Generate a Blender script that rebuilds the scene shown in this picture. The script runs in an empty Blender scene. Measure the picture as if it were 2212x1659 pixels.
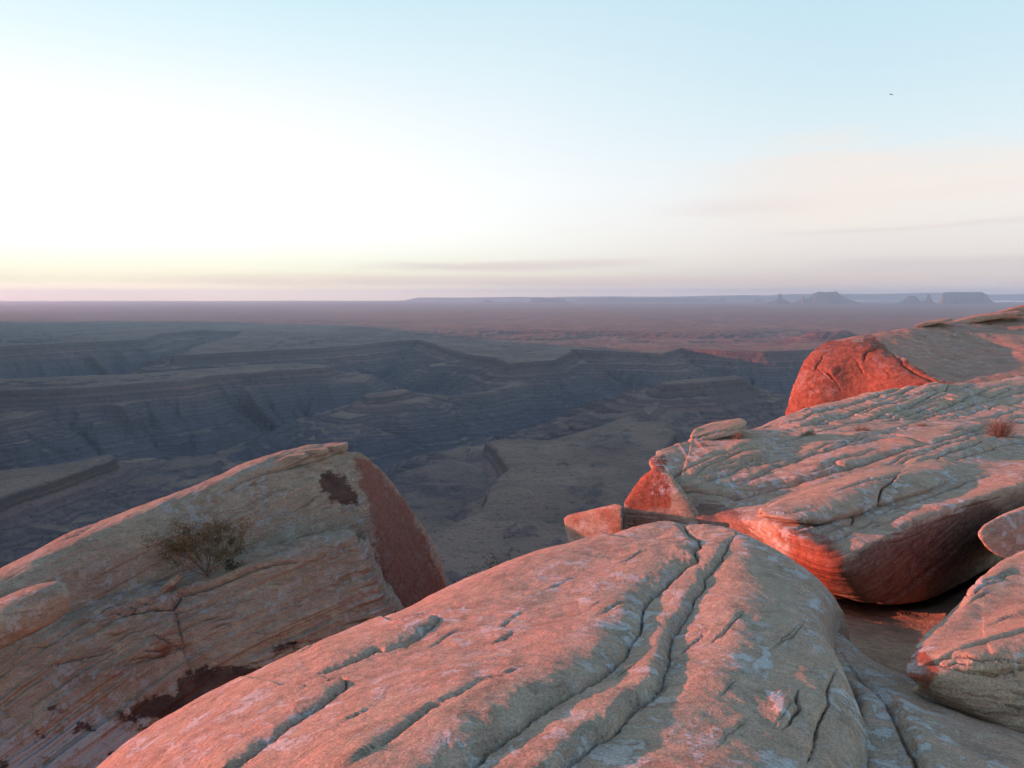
import bpy, bmesh, math, random
import numpy as np
from mathutils import Vector

# ------------------------------------------------------------------ camera, sky, sun, exposure
R = math.radians
sc = bpy.context.scene
COL = sc.collection
W2, H2, F = 2212.0, 1659.0, 1580.0            # measuring frame of the photograph and its focal length in that frame
PITCH = math.atan((H2/2-640.0)/F)
SUN_AZ, SUN_EL = R(-80), R(7.0)               # azimuth from the view axis, minus = left

cam_d = bpy.data.cameras.new('camera'); cam = bpy.data.objects.new('camera', cam_d); COL.objects.link(cam)
cam.location = (0, 0, 0); cam.rotation_euler = (math.pi/2-PITCH, 0, 0)
cam_d.sensor_width = 36; cam_d.lens = 36*F/W2; cam_d.clip_start = .05; cam_d.clip_end = 300000
sc.camera = cam

world = bpy.data.worlds.new('World'); sc.world = world; world.use_nodes = True
wt = world.node_tree; wt.nodes.clear()
def wn(t, **k):
    n = wt.nodes.new(t)
    for a, b in k.items(): setattr(n, a, b)
    return n
wo = wn('ShaderNodeOutputWorld'); bg = wn('ShaderNodeBackground')
sky = wn('ShaderNodeTexSky', sky_type='NISHITA', sun_disc=False, sun_elevation=SUN_EL, sun_rotation=SUN_AZ,
         altitude=1900, air_density=1.0, dust_density=1.0, ozone_density=1.0)
bg.inputs['Strength'].default_value = .15
wt.links.new(bg.outputs[0], wo.inputs[0])
def lin(c): return tuple(((v/255)/12.92 if v <= 10 else (((v/255)+.055)/1.055)**2.4) for v in c)
def wmath(op, a, b=None, clamp=False):
    q = wn('ShaderNodeMath', operation=op, use_clamp=clamp)
    for i, v in ((0, a), (1, b)):
        if v is None: continue
        if isinstance(v, (int, float)): q.inputs[i].default_value = v
        else: wt.links.new(v, q.inputs[i])
    return q.outputs[0]
def wmap(fac, a, b, lo=0., hi=1.):
    q = wn('ShaderNodeMapRange', interpolation_type='SMOOTHSTEP')
    for i, v in enumerate((a, b, lo, hi)): q.inputs[i+1].default_value = v
    wt.links.new(fac, q.inputs[0]); return q.outputs[0]
def wmix(f, a, b):
    q = wn('ShaderNodeMix', data_type='RGBA')
    for i, v in ((0, f), (6, a), (7, b)):
        if isinstance(v, (int, float)): q.inputs[i].default_value = v
        elif isinstance(v, tuple): q.inputs[i].default_value = (*v, 1)
        else: wt.links.new(v, q.inputs[i])
    return q.outputs[2]
EXPO = 1.6; BGS = .15
def sky_c(c, k=1.0): return tuple(v*k/(BGS*2**EXPO) for v in lin(c))
tc = wn('ShaderNodeTexCoord').outputs['Generated']
sx = wn('ShaderNodeSeparateXYZ'); wt.links.new(tc, sx.inputs[0])
el = wmath('ARCSINE', sx.outputs[2])                       # elevation, radians
azm = wmath('ARCTAN2', sx.outputs[0], sx.outputs[1])       # azimuth, radians, plus = right
def wramp(stops):
    q = wn('ShaderNodeValToRGB'); q.color_ramp.interpolation = 'B_SPLINE' if False else 'LINEAR'
    wt.links.new(wmath('DIVIDE', el, R(45), True), q.inputs[0])
    e = q.color_ramp.elements
    while len(e) > 1: e.remove(e[-1])
    for k, (d, c, g) in enumerate(stops):
        t = e[0] if k == 0 else e.new(d/45)
        t.position = d/45; t.color = (*sky_c(c, g), 1)
    return q.outputs[0]
glow = wramp([(0, (255, 222, 178), 2.6), (.45, (255, 238, 192), 2.1), (1.1, (255, 250, 208), 1.1), (2.4, (255, 255, 232), 1.08), (5, (255, 255, 250), 1.25), (10, (255, 255, 255), 1.15), (14, (251, 255, 255), 1.02), (17, (234, 251, 254), 1), (20, (217, 244, 250), 1), (23, (204, 237, 247), 1), (45, (150, 195, 225), 1)])
midc = wramp([(0, (252, 212, 192), 2.2), (.4, (250, 220, 202), 1.6), (.9, (246, 226, 214), 1), (1.8, (252, 243, 224), 1), (4, (255, 251, 244), 1.02), (8, (254, 254, 254), 1.02), (11, (246, 252, 253), 1), (16, (230, 246, 251), 1), (23, (204, 235, 246), 1), (45, (140, 185, 220), 1)])
cool = wramp([(0, (246, 204, 196), 2.0), (.5, (236, 208, 204), 1.35), (1.2, (226, 212, 212), 1), (3.2, (242, 226, 222), 1), (6, (246, 238, 234), 1), (10, (232, 243, 245), 1), (15, (213, 237, 245), 1), (23, (193, 227, 243), 1), (45, (130, 175, 215), 1)])
front = wmix(wmap(azm, R(-3), R(27)), midc, cool)
front = wmix(wmap(azm, R(8), R(-24)), front, glow)
# evening clouds: long streaks low on the right
cv = wn('ShaderNodeCombineXYZ'); wt.links.new(wmath('MULTIPLY', azm, 2.6), cv.inputs[0])
wt.links.new(wmath('ADD', wmath('MULTIPLY', el, 26.0), wmath('MULTIPLY', azm, -.9)), cv.inputs[1])
cn = wn('ShaderNodeTexNoise'); cn.inputs['Scale'].default_value = 1.6; cn.inputs['Detail'].default_value = 6; cn.inputs['Roughness'].default_value = .52; cn.inputs['Distortion'].default_value = .35
wt.links.new(cv.outputs[0], cn.inputs['Vector'])
def streak(front, elc, half, a0, a1, fa, colour, k, slope=0.0):
    """a long thin cloud lying along the horizon, its edges frayed by noise"""
    e2 = wmath('ADD', wmath('ADD', el, wmath('MULTIPLY', azm, slope)), wmath('MULTIPLY', wmath('SUBTRACT', cn.outputs[0], .5), R(half*2.2)))
    dv = wmath('ABSOLUTE', wmath('SUBTRACT', e2, R(elc)))
    ends = wmath('MULTIPLY', wmap(azm, R(a0), R(a0+fa)), wmap(azm, R(a1), R(a1-fa)))
    mk = wmath('MULTIPLY', wmath('MULTIPLY', wmap(dv, R(half), R(half*.15)), ends), wmap(cn.outputs[0], .30, .52, .45, 1.0))
    return wmix(wmath('MULTIPLY', mk, k), front, sky_c(colour))
front = streak(front, 2.35, .55, -14, 15, 9, (232, 212, 208), .8, -.012)
front = streak(front, 2.0, .9, 20, 50, 8, (224, 202, 206), .85)
front = streak(front, 5.9, .9, 8, 50, 14, (229, 208, 208), .75, -.03)
front = streak(front, 4.1, .35, 16, 50, 10, (232, 212, 208), .7, -.02)
front = streak(front, 1.2, .6, -30, 50, 12, (243, 212, 203), .6)
cl_hi = wmath('MULTIPLY', wmath('MULTIPLY', wmap(wmath('ADD', el, wmath('MULTIPLY', cn.outputs[0], .07)), R(6), R(8)), wmap(wmath('ADD', el, wmath('MULTIPLY', cn.outputs[0], .12)), R(14.5), R(11.5))), wmap(azm, R(10), R(24)))
front = wmix(wmath('MULTIPLY', cl_hi, .9), front, sky_c((253, 237, 226)))
inview = wmath('MULTIPLY', wmap(el, R(44), R(24)), wmap(wmath('ABSOLUTE', azm), R(125), R(70)))
wt.links.new(wmix(wmath('MULTIPLY', inview, .92), sky.outputs[0], front), bg.inputs['Color'])

sun_d = bpy.data.lights.new('sun', 'SUN'); sun = bpy.data.objects.new('sun', sun_d); COL.objects.link(sun)
sun_d.energy = 3.1; sun_d.angle = R(.5); sun_d.color = (1.0, .26, .20)
to_sun = Vector((math.sin(SUN_AZ)*math.cos(SUN_EL), math.cos(SUN_AZ)*math.cos(SUN_EL), math.sin(SUN_EL)))
sun.rotation_euler = to_sun.to_track_quat('Z', 'Y').to_euler()
sun.location = (-60, 10, 40)

sc.view_settings.view_transform = 'Standard'; sc.view_settings.look = 'None'
sc.view_settings.exposure = EXPO; sc.view_settings.gamma = 1
sc.render.engine = 'CYCLES'
sc.cycles.use_denoising = True
sc.cycles.max_bounces = 6; sc.cycles.diffuse_bounces = 3; sc.cycles.volume_bounces = 1
sc.cycles.transparent_max_bounces = 8

# ------------------------------------------------------------------ numeric helpers
ST, CT = math.sin(PITCH), math.cos(PITCH)
def bp(px, py, d):
    """a point of the place: seen at (px, py) in the measuring frame, d metres ahead"""
    px = np.asarray(px, float); py = np.asarray(py, float); d = np.asarray(d, float)
    u = (px-W2/2)/F; v = -(py-H2/2)/F
    k = d/(CT+v*ST)
    return np.stack([u*k, d, (-ST+v*CT)*k], -1)
def ground_at(px, py, z):
    u = (px-W2/2)/F; v = -(py-H2/2)/F
    k = z/(-ST+v*CT)
    return (u*k, (CT+v*ST)*k)
def pix(P):
    fw = P[..., 1]*CT-P[..., 2]*ST; up = P[..., 1]*ST+P[..., 2]*CT
    fw = np.maximum(fw, .05)
    return W2/2+F*P[..., 0]/fw, H2/2-F*up/fw

def _h(i, j, k, seed):
    h = (i*np.uint32(374761393)+j*np.uint32(668265263)+k*np.uint32(2147483647)+np.uint32(seed*974711+1013)).astype(np.uint32)
    h = (h ^ (h >> np.uint32(13)))*np.uint32(1274126177)
    h = (h ^ (h >> np.uint32(16)))*np.uint32(2246822519)
    h = h ^ (h >> np.uint32(15))
    return h.astype(np.float32)*np.float32(2/4294967295.0)-1
def vn(x, y, z, seed=0):
    x = np.asarray(x, np.float32); y = np.asarray(y, np.float32); z = np.asarray(z, np.float32)
    xi = np.floor(x); yi = np.floor(y); zi = np.floor(z)
    fx = x-xi; fy = y-yi; fz = z-zi
    fx = fx*fx*(3-2*fx); fy = fy*fy*(3-2*fy); fz = fz*fz*(3-2*fz)
    i = xi.astype(np.int32).astype(np.uint32); j = yi.astype(np.int32).astype(np.uint32); k = zi.astype(np.int32).astype(np.uint32)
    o = np.uint32(1)
    def lx(jj, kk):
        a = _h(i, jj, kk, seed); return a+(_h(i+o, jj, kk, seed)-a)*fx
    def ly(kk):
        a = lx(j, kk); return a+(lx(j+o, kk)-a)*fy
    a = ly(k)
    return a+(ly(k+o)-a)*fz
def fbm(x, y, z, octv=4, seed=0, gain=.5, lac=2.03):
    t = 0; a = 1.0; n = 0
    for q in range(octv):
        t = t+a*vn(x, y, z, seed+q*17); n += a
        x = x*lac+13.1; y = y*lac+7.7; z = z*lac+3.3; a *= gain
    return t/n
def ridged(x, y, z, octv=3, seed=0):
    t = 0; a = 1.0; n = 0
    for q in range(octv):
        t = t+a*(1-np.abs(vn(x, y, z, seed+q*31))*2); n += a
        x = x*2.1+5; y = y*2.1+9; z = z*2.1+1; a *= .5
    return t/n
def sstep(a, b, x):
    t = np.clip((x-a)/(b-a), 0, 1); return t*t*(3-2*t)

def poly_sd(x, y, pts, closed=True, along=False):
    """distance to a polyline; with closed: negative inside.  Open: (distance, side, interpolated third value)"""
    pts = np.asarray(pts, float); n = len(pts)
    best = np.full(x.shape, 1e30); side = np.zeros(x.shape); val = np.zeros(x.shape)
    inside = np.zeros(x.shape, bool); cum = 0.; arc = np.zeros(x.shape) if along else None
    for q in range(n if closed else n-1):
        a = pts[q]; b = pts[(q+1) % n]
        ex, ey = b[0]-a[0], b[1]-a[1]; l2 = ex*ex+ey*ey+1e-12
        wx, wy = x-a[0], y-a[1]
        t = np.clip((wx*ex+wy*ey)/l2, 0, 1)
        dd = (wx-ex*t)**2+(wy-ey*t)**2
        if closed:
            c = ((a[1] <= y) & (b[1] > y)) | ((b[1] <= y) & (a[1] > y))
            with np.errstate(divide='ignore', invalid='ignore'):
                xx = a[0]+(y-a[1])*(ex/(ey if abs(ey) > 1e-12 else 1e-12))
            inside ^= c & (x < xx)
            if along:
                arc = np.where(dd < best, cum+t*math.sqrt(l2), arc); cum += math.sqrt(l2)
            best = np.minimum(best, dd)
        else:
            m = dd < best
            best = np.where(m, dd, best)
            cr = ex*wy-ey*wx
            side = np.where(m, np.sign(cr), side)
            if pts.shape[1] > 2: val = np.where(m, a[2]+(b[2]-a[2])*t, val)
    best = np.sqrt(best)
    if along: return np.where(inside, -best, best), arc
    if closed: return np.where(inside, -best, best)
    return best, side, val

# ------------------------------------------------------------------ object helpers
def tag(o, label=None, cat=None, group=None, kind=None):
    if label: o['label'] = label
    if cat: o['category'] = cat
    if group: o['group'] = group
    if kind: o['kind'] = kind
    return o
def mesh_obj(name, V, faces4=None, faces3=None, mat=None, parent=None, attrs=None, smooth=True):
    me = bpy.data.meshes.new(name)
    V = np.asarray(V, np.float32).reshape(-1, 3)
    parts = []; starts = []; off = 0
    if faces4 is not None and len(faces4):
        f4 = np.asarray(faces4, np.int32).reshape(-1, 4); parts.append(f4.ravel()); starts.append(off+np.arange(len(f4))*4); off += f4.size
    if faces3 is not None and len(faces3):
        f3 = np.asarray(faces3, np.int32).reshape(-1, 3); parts.append(f3.ravel()); starts.append(off+np.arange(len(f3))*3); off += f3.size
    li = np.concatenate(parts); st = np.concatenate(starts)
    me.vertices.add(len(V)); me.vertices.foreach_set('co', V.ravel())
    me.loops.add(len(li)); me.loops.foreach_set('vertex_index', li)
    me.polygons.add(len(st)); me.polygons.foreach_set('loop_start', st.astype(np.int32))
    me.update(calc_edges=True); me.validate()
    if smooth: me.polygons.foreach_set('use_smooth', np.ones(len(me.polygons), bool))
    for k, a in (attrs or {}).items():
        at = me.attributes.new(k, 'FLOAT', 'POINT')
        at.data.foreach_set('value', np.asarray(a, np.float32).ravel())
    o = bpy.data.objects.new(name, me); COL.objects.link(o)
    if mat: me.materials.append(mat)
    if parent: o.parent = parent
    return o
def empty(name, loc=(0, 0, 0)):
    o = bpy.data.objects.new(name, None); COL.objects.link(o); o.location = loc; o.empty_display_size = .2
    return o

# ------------------------------------------------------------------ materials
def new_mat(name, rough=.95):
    m = bpy.data.materials.new(name); m.use_nodes = True
    nt = m.node_tree; b = nt.nodes['Principled BSDF']
    b.inputs['Roughness'].default_value = rough; b.inputs['Specular IOR Level'].default_value = .12
    return m, nt, b
class NB:
    def __init__(s, nt): s.nt = nt
    def n(s, t, **k):
        q = s.nt.nodes.new(t)
        for a, b in k.items(): setattr(q, a, b)
        return q
    def link(s, a, b): s.nt.links.new(a, b)
    def noise(s, vec, scale, detail=4, rough=.55, dist=0.0):
        q = s.n('ShaderNodeTexNoise'); q.inputs['Scale'].default_value = scale; q.inputs['Detail'].default_value = detail
        q.inputs['Roughness'].default_value = rough; q.inputs['Distortion'].default_value = dist
        s.link(vec, q.inputs['Vector']); return q.outputs['Fac']
    def ramp(s, fac, lo, hi, a=0.0, b=1.0):
        q = s.n('ShaderNodeMapRange', interpolation_type='SMOOTHSTEP'); q.inputs[1].default_value = lo; q.inputs[2].default_value = hi
        q.inputs[3].default_value = a; q.inputs[4].default_value = b; s.link(fac, q.inputs[0]); return q.outputs[0]
    def mix(s, fac, a, b, mode='MIX'):
        q = s.n('ShaderNodeMix', data_type='RGBA', blend_type=mode)
        for i, v in ((0, fac), (6, a), (7, b)):
            if isinstance(v, (int, float)): q.inputs[i].default_value = v
            elif isinstance(v, tuple): q.inputs[i].default_value = (*v, 1)
            else: s.link(v, q.inputs[i])
        return q.outputs[2]
    def math(s, op, a, b=None, clamp=False):
        q = s.n('ShaderNodeMath', operation=op, use_clamp=clamp)
        for i, v in ((0, a), (1, b)):
            if v is None: continue
            if isinstance(v, (int, float)): q.inputs[i].default_value = v
            else: s.link(v, q.inputs[i])
        return q.outputs[0]
    def attr(s, name):
        q = s.n('ShaderNodeAttribute', attribute_name=name); return q.outputs['Fac']
    def mapping(s, vec, rot=(0, 0, 0), scale=(1, 1, 1), loc=(0, 0, 0)):
        q = s.n('ShaderNodeMapping'); q.inputs['Rotation'].default_value = rot; q.inputs['Scale'].default_value = scale; q.inputs['Location'].default_value = loc
        s.link(vec, q.inputs[0]); return q.outputs[0]
BED_ROT = (R(-6), R(-17), R(0))               # beds dip to the left

def rock_material(name, tan=(.40, .32, .245), pink=(.47, .30, .215), red=(.42, .15, .085), pale=(.52, .50, .46), size=1.0, lichen=1.0, redmix=.0, bump=1.0):
    m, nt, b = new_mat(name); g = NB(nt)
    co = g.n('ShaderNodeTexCoord').outputs['Object']
    if size != 1.0: co = g.mapping(co, scale=(1/size,)*3)
    bed = g.mapping(co, rot=BED_ROT, scale=(1, 1, 9))
    big = g.noise(co, .55, 5, .6, .4); mid = g.noise(co, 2.3, 6, .62, .5); fine = g.noise(co, 14, 6, .65)
    lam = g.noise(bed, 2.2, 7, .62, .3); grain = g.noise(co, 90, 4, .7)
    streak = g.noise(g.mapping(co, rot=BED_ROT, scale=(1.1, 2.2, 12)), 2.6, 7, .66, .4)
    c = g.mix(g.ramp(big, .40, .60), tan, pink)
    pa = g.noise(g.mapping(co, loc=(5, 2, 1), scale=(1, 1, 1.6)), 3.1, 9, .70, .35); pb = g.noise(g.mapping(co, loc=(1, 8, 3), scale=(1, 1, 1.4)), 5.3, 9, .74, .3)
    c = g.mix(g.ramp(pa, .51, .585, 0, .62), c, tuple(v*.60 for v in tan))
    c = g.mix(g.ramp(pa, .45, .38, 0, .45), c, tuple(v*.80 for v in pink))
    c = g.mix(g.ramp(lam, .42, .60, 0, .6), c, tuple(a*.55+p*.42 for a, p in zip(tan, pink)))
    c = g.mix(g.ramp(streak, .52, .64, 0, .55), c, tuple(min(1, p*1.25) for p in pink))
    c = g.mix(g.ramp(streak, .46, .36, 0, .5), c, tuple(p*.58 for p in pink))
    c = g.mix(g.ramp(pb, .52, .60, 0, .6), c, tuple(v*1.28 for v in tan))
    c = g.mix(g.ramp(g.noise(co, 17, 7, .75), .50, .62, 0, .28), c, tuple(v*.62 for v in tan))
    rd = g.math('ADD', g.attr('red'), g.math('MULTIPLY', g.math('SUBTRACT', mid, .5), .9))
    c = g.mix(g.ramp(rd, .30, .62), c, g.mix(g.ramp(fine, .38, .66), red, tuple(v*.62 for v in red)))
    # lichen: pale scabs with a broken outline, in patches
    lm = g.math('MULTIPLY', g.ramp(g.noise(co, 1.1, 3, .5), .42, .56), g.ramp(g.noise(co, 6.5, 9, .72, .5), .51, .555))
    lm2 = g.ramp(g.math('ADD', g.attr('lichen'), g.math('MULTIPLY', g.math('SUBTRACT', g.noise(co, 7, 5, .65), .5), 1.6)), .46, .62)
    lm = g.math('MAXIMUM', g.math('MULTIPLY', lm, .72*lichen), g.math('MULTIPLY', lm2, .85))
    c = g.mix(lm, c, pale)
    vo = g.n('ShaderNodeTexVoronoi', feature='F1'); vo.inputs['Scale'].default_value = 3.6; g.link(g.mapping(co, loc=(3, 1, 2)), vo.inputs['Vector'])
    ring = g.math('MULTIPLY', g.ramp(vo.outputs['Distance'], .10, .14), g.ramp(vo.outputs['Distance'], .17, .21, 1, 0))
    ring = g.math('MULTIPLY', ring, g.ramp(fine, .42, .58))
    ring = g.math('MULTIPLY', ring, g.ramp(g.noise(co, .9, 2), .5, .6))
    c = g.mix(g.math('MULTIPLY', ring, .55*lichen), c, pale)
    dk = g.math('MULTIPLY', g.ramp(g.noise(co, 21, 5, .7), .60, .70), .35)      # dark flecks
    c = g.mix(dk, c, (.10, .075, .06))
    vr = g.ramp(g.math('ADD', g.math('ADD', g.attr('varnish'), g.math('MULTIPLY', g.math('SUBTRACT', g.noise(co, 6, 8, .74), .5), 1.5)), g.math('MULTIPLY', g.math('SUBTRACT', g.noise(bed, 4, 6, .7), .5), .9)), .44, .66)
    c = g.mix(g.math('MULTIPLY', vr, .93), c, g.mix(g.ramp(mid, .35, .65), (.045, .022, .020), (.10, .05, .038)))
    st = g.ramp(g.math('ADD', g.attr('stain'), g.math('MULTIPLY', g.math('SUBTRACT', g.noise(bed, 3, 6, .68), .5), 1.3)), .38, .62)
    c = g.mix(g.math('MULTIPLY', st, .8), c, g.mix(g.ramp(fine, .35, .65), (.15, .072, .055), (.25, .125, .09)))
    c = g.mix(.4, c, g.mix(g.ramp(grain, .32, .68), (.0, .0, .0), (1, 1, 1)), 'SOFT_LIGHT')
    g.link(c, b.inputs['Base Color'])
    hgt = g.math('ADD', g.math('MULTIPLY', fine, .5), g.math('MULTIPLY', grain, .16))
    hgt = g.math('ADD', hgt, g.math('MULTIPLY', g.noise(g.mapping(co, rot=BED_ROT, scale=(1, 1, 14)), 3, 6, .66), .5))
    hgt = g.math('ADD', hgt, g.math('MULTIPLY', g.noise(co, 38, 5, .7), .3))
    hgt = g.math('ADD', hgt, g.math('MULTIPLY', lm, .25))
    bu = g.n('ShaderNodeBump'); bu.inputs['Strength'].default_value = .75*bump; bu.inputs['Distance'].default_value = .035*size
    g.link(hgt, bu.inputs['Height']); g.link(bu.outputs[0], b.inputs['Normal'])
    return m

M_SLAB = rock_material('sandstone_slab', tan=(.40, .305, .212), pink=(.475, .29, .205))
M_LEFT = rock_material('sandstone_weathered', tan=(.34, .265, .185), pink=(.275, .18, .125), pale=(.35, .34, .32), red=(.25, .095, .06), lichen=.8)
M_RIGHT = rock_material('sandstone_outcrop', tan=(.395, .30, .205), pink=(.455, .28, .19), red=(.37, .125, .075))
M_DOME = rock_material('sandstone_dome', tan=(.37, .245, .175), pink=(.43, .23, .165), red=(.32, .115, .075), size=3.0, lichen=.25)
M_HOLLOW = rock_material('sandstone_hollow', tan=(.36, .245, .155), pink=(.32, .19, .12), lichen=0)

def terrain_material():
    m, nt, b = new_mat('canyon_land'); g = NB(nt)
    geo = g.n('ShaderNodeNewGeometry'); P = geo.outputs['Position']
    sep = g.n('ShaderNodeSeparateXYZ'); g.link(P, sep.inputs[0])
    big = g.noise(P, .0012, 6, .6, .3); mid = g.noise(P, .009, 6, .65); fine = g.noise(P, .06, 5, .7)
    zz = g.math('ADD', sep.outputs[2], g.math('MULTIPLY', mid, 9.0))
    cb = g.n('ShaderNodeCombineXYZ'); g.link(zz, cb.inputs[2])
    band = g.noise(cb.outputs[0], .085, 4, .7)
    lev = g.ramp(g.math('ADD', zz, g.math('MULTIPLY', g.math('SUBTRACT', big, .5), 160.0)), -570, -415)
    c = g.mix(lev, (.150, .122, .136), g.mix(g.ramp(big, .36, .66), (.18, .115, .10), (.27, .155, .125)))
    c = g.mix(g.ramp(band, .44, .54, 0, .75), c, (.095, .078, .080))
    c = g.mix(g.ramp(band, .58, .66, 0, .4), c, (.27, .20, .17))
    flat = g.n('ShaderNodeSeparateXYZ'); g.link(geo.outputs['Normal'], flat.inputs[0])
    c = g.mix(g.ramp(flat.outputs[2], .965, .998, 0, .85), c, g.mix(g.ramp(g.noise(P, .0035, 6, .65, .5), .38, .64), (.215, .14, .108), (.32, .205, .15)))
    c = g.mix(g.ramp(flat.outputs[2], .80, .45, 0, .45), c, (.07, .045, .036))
    c = g.mix(g.ramp(fine, .54, .66, 0, .75), c, (.06, .058, .046))
    c = g.mix(g.ramp(g.noise(P, .19, 4, .7), .56, .64, 0, .7), c, (.055, .052, .040))
    c = g.mix(g.ramp(mid, .52, .70, 0, .5), c, (.09, .075, .062))
    g.link(c, b.inputs['Base Color'])
    h = g.math('ADD', g.math('MULTIPLY', mid, 6.0), fine)
    bu = g.n('ShaderNodeBump'); bu.inputs['Strength'].default_value = .8; bu.inputs['Distance'].default_value = 6.0
    g.link(h, bu.inputs['Height']); g.link(bu.outputs[0], b.inputs['Normal'])
    return m
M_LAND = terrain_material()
def plain_mat(name, c1, c2, scale, rough=.9):
    m, nt, b = new_mat(name, rough); g = NB(nt)
    co = g.n('ShaderNodeTexCoord').outputs['Object']
    g.link(g.mix(g.ramp(g.noise(co, scale, 4), .35, .65), c1, c2), b.inputs['Base Color'])
    return m
M_BUTTE = plain_mat('butte_rock', (.16, .085, .06), (.22, .12, .085), .004)
M_TWIG = plain_mat('grey_twig', (.12, .095, .075), (.20, .16, .13), 30)
M_DRYTWIG = plain_mat('dry_red_twig', (.19, .115, .08), (.29, .19, .135), 30)
M_LEAF = plain_mat('olive_leaf', (.085, .076, .036), (.135, .112, .055), 9)
M_DARKLEAF = plain_mat('dark_leaf', (.035, .05, .028), (.06, .075, .035), 9)
M_BIRD = plain_mat('black_feather', (.02, .02, .022), (.035, .033, .035), 4)

# ------------------------------------------------------------------ the land: one sheet to the horizon
def GP(lst, z): return [ground_at(x, y, z) for x, y in lst]
MESAS = [
  # rim in the photograph laid on its level, level of the rim, cliff of the cap, slope below
  (GP([(-500, 775), (-200, 760), (0, 749), (150, 741), (314, 733), (338, 721), (430, 713), (520, 716), (505, 728), (440, 742), (372, 768), (506, 761), (620, 756),
       (750, 748), (850, 737), (905, 733), (940, 744), (985, 758), (1002, 764), (1071, 772), (1102, 784), (1201, 777), (1219, 764), (1235, 754),
       (1330, 759), (1426, 763), (1470, 752), (1560, 757), (1654, 760), (1746, 756), (1850, 745), (2100, 735), (2500, 725)], -370)+[(90000, 40000), (90000, 120000), (-90000, 120000), (-90000, 9000)], -370, 26, .60),
  (GP([(-300, 850), (0, 843), (147, 838), (390, 821), (455, 811), (600, 800), (704, 794), (722, 788), (640, 782), (500, 790), (300, 806), (100, 813), (-300, 822)], -400), -400, 22, .55),
  (GP([(-200, 893), (0, 886), (100, 884), (106, 889), (60, 901), (0, 911), (-200, 925)], -475), -475, 14, .45),
  (GP([(-250, 1050), (0, 1014), (120, 998), (232, 979), (240, 986), (130, 1027), (0, 1070), (-250, 1150)], -430), -430, 22, .55),
  (GP([(805, 847), (845, 842), (888, 836), (897, 839), (850, 849), (808, 852)], -425), -425, 16, .52),
  (GP([(900, 846), (960, 850), (1000, 858), (1010, 866), (960, 858)], -478), -478, 5, .5),
  (GP([(1072, 948), (1100, 942), (1200, 942), (1260, 925), (1330, 903), (1375, 893), (1420, 905), (1440, 930), (1430, 962), (1530, 960), (1750, 955),
       (1900, 1500), (700, 1500), (760, 1230), (880, 1165), (960, 1130), (1055, 1090), (1060, 1040), (1098, 1005), (1090, 985)], -430), -430, 18, .5),
  (GP([(1432, 823), (1500, 815), (1590, 808), (1612, 814), (1520, 823), (1440, 829)], -352), -352, 20, .5),
  (GP([(1378, 885), (1420, 862), (1432, 862), (1400, 893)], -410), -410, 6, .35),
  (GP([(711, 895), (740, 882), (800, 880), (818, 887), (760, 901)], -485), -485, 8, .5),
  (GP([(984, 853), (1055, 844), (1130, 820), (1185, 806), (1192, 812), (1130, 829), (1055, 851)], -462), -462, 8, .5),
  (GP([(200, 900), (330, 885), (345, 893), (220, 915)], -520), -520, 10, .5),
  (GP([(1560, 850), (1640, 846), (1700, 852), (1640, 862)], -470), -470, 10, .5),
  (GP([(440, 1000), (470, 995), (340, 1060), (320, 1060)], -520), -520, 8, .4),
]
def land_base(X, Y):
    """rims, slopes and plain before the water has worked on them"""
    O = np.zeros_like(X); RR = np.hypot(X, Y)
    XW = X+45*fbm(X/800, Y/800, O, 4, 3)+24*fbm(X/170, Y/170, O+3, 3, 5)
    YW = Y+45*fbm(X/800, Y/800, O+9, 4, 11)+24*fbm(X/170, Y/170, O+7, 3, 13)
    gul = ridged(X/420, Y/420, O, 3, 21)
    Z = -648+16*fbm(X/700, Y/700, O, 3, 41)
    Z = np.maximum(Z, -172-.255*RR+40*gul*sstep(300, 1200, RR))
    for q, (pts, rim, cap, slope) in enumerate(MESAS):
        d, arc = poly_sd(XW, YW, np.array(pts), along=True)
        dd = np.maximum(d, 0)
        arc = arc+50*fbm(X/300, Y/300, O, 2, 37)
        rav = (1-np.abs(vn(arc/210, O+q*3.7, O, 38)))**2*125+(1-np.abs(vn(arc/75, O+q*5.1, dd/600, 39)))**2*48     # side ravines running straight down the walls
        cut = np.maximum(dd-(45*(gul*.5+.5)+rav)*sstep(5, 300, dd), dd*.22)
        drop = cap*(.8+.5*fbm(X/220, Y/220, O, 3, 33))*sstep(0, 26, cut)+cut*slope
        top = rim+np.minimum(-d, 900)*(0.006 if q else .001)+9*fbm(X/240, Y/240, O, 5, 51)*sstep(0, 160, -d)
        if q == 0:
            inn = -d
            top = top+sstep(200, 6000, inn)*32*fbm(X/2600, Y/1500, O, 4, 61)
            top = top-sstep(150, 900, inn)*sstep(.15, .55, ridged(X/5200, Y/3000, O, 3, 63))*sstep(16000, 7000, RR)*48
            top = top+sstep(16000, 40000, RR)*(30*fbm(X/7000, Y/4000, O, 4, 67))
        Z = np.maximum(Z, np.where(d > 0, rim-drop, top))
    hx, hy = ground_at(1785, 738, -370)
    dh = np.hypot((X-hx)/1.6, Y-hy); Z = Z+np.maximum(0, 85*np.exp(-(dh/230)**2))*(1+.3*gul)
    return Z
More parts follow.
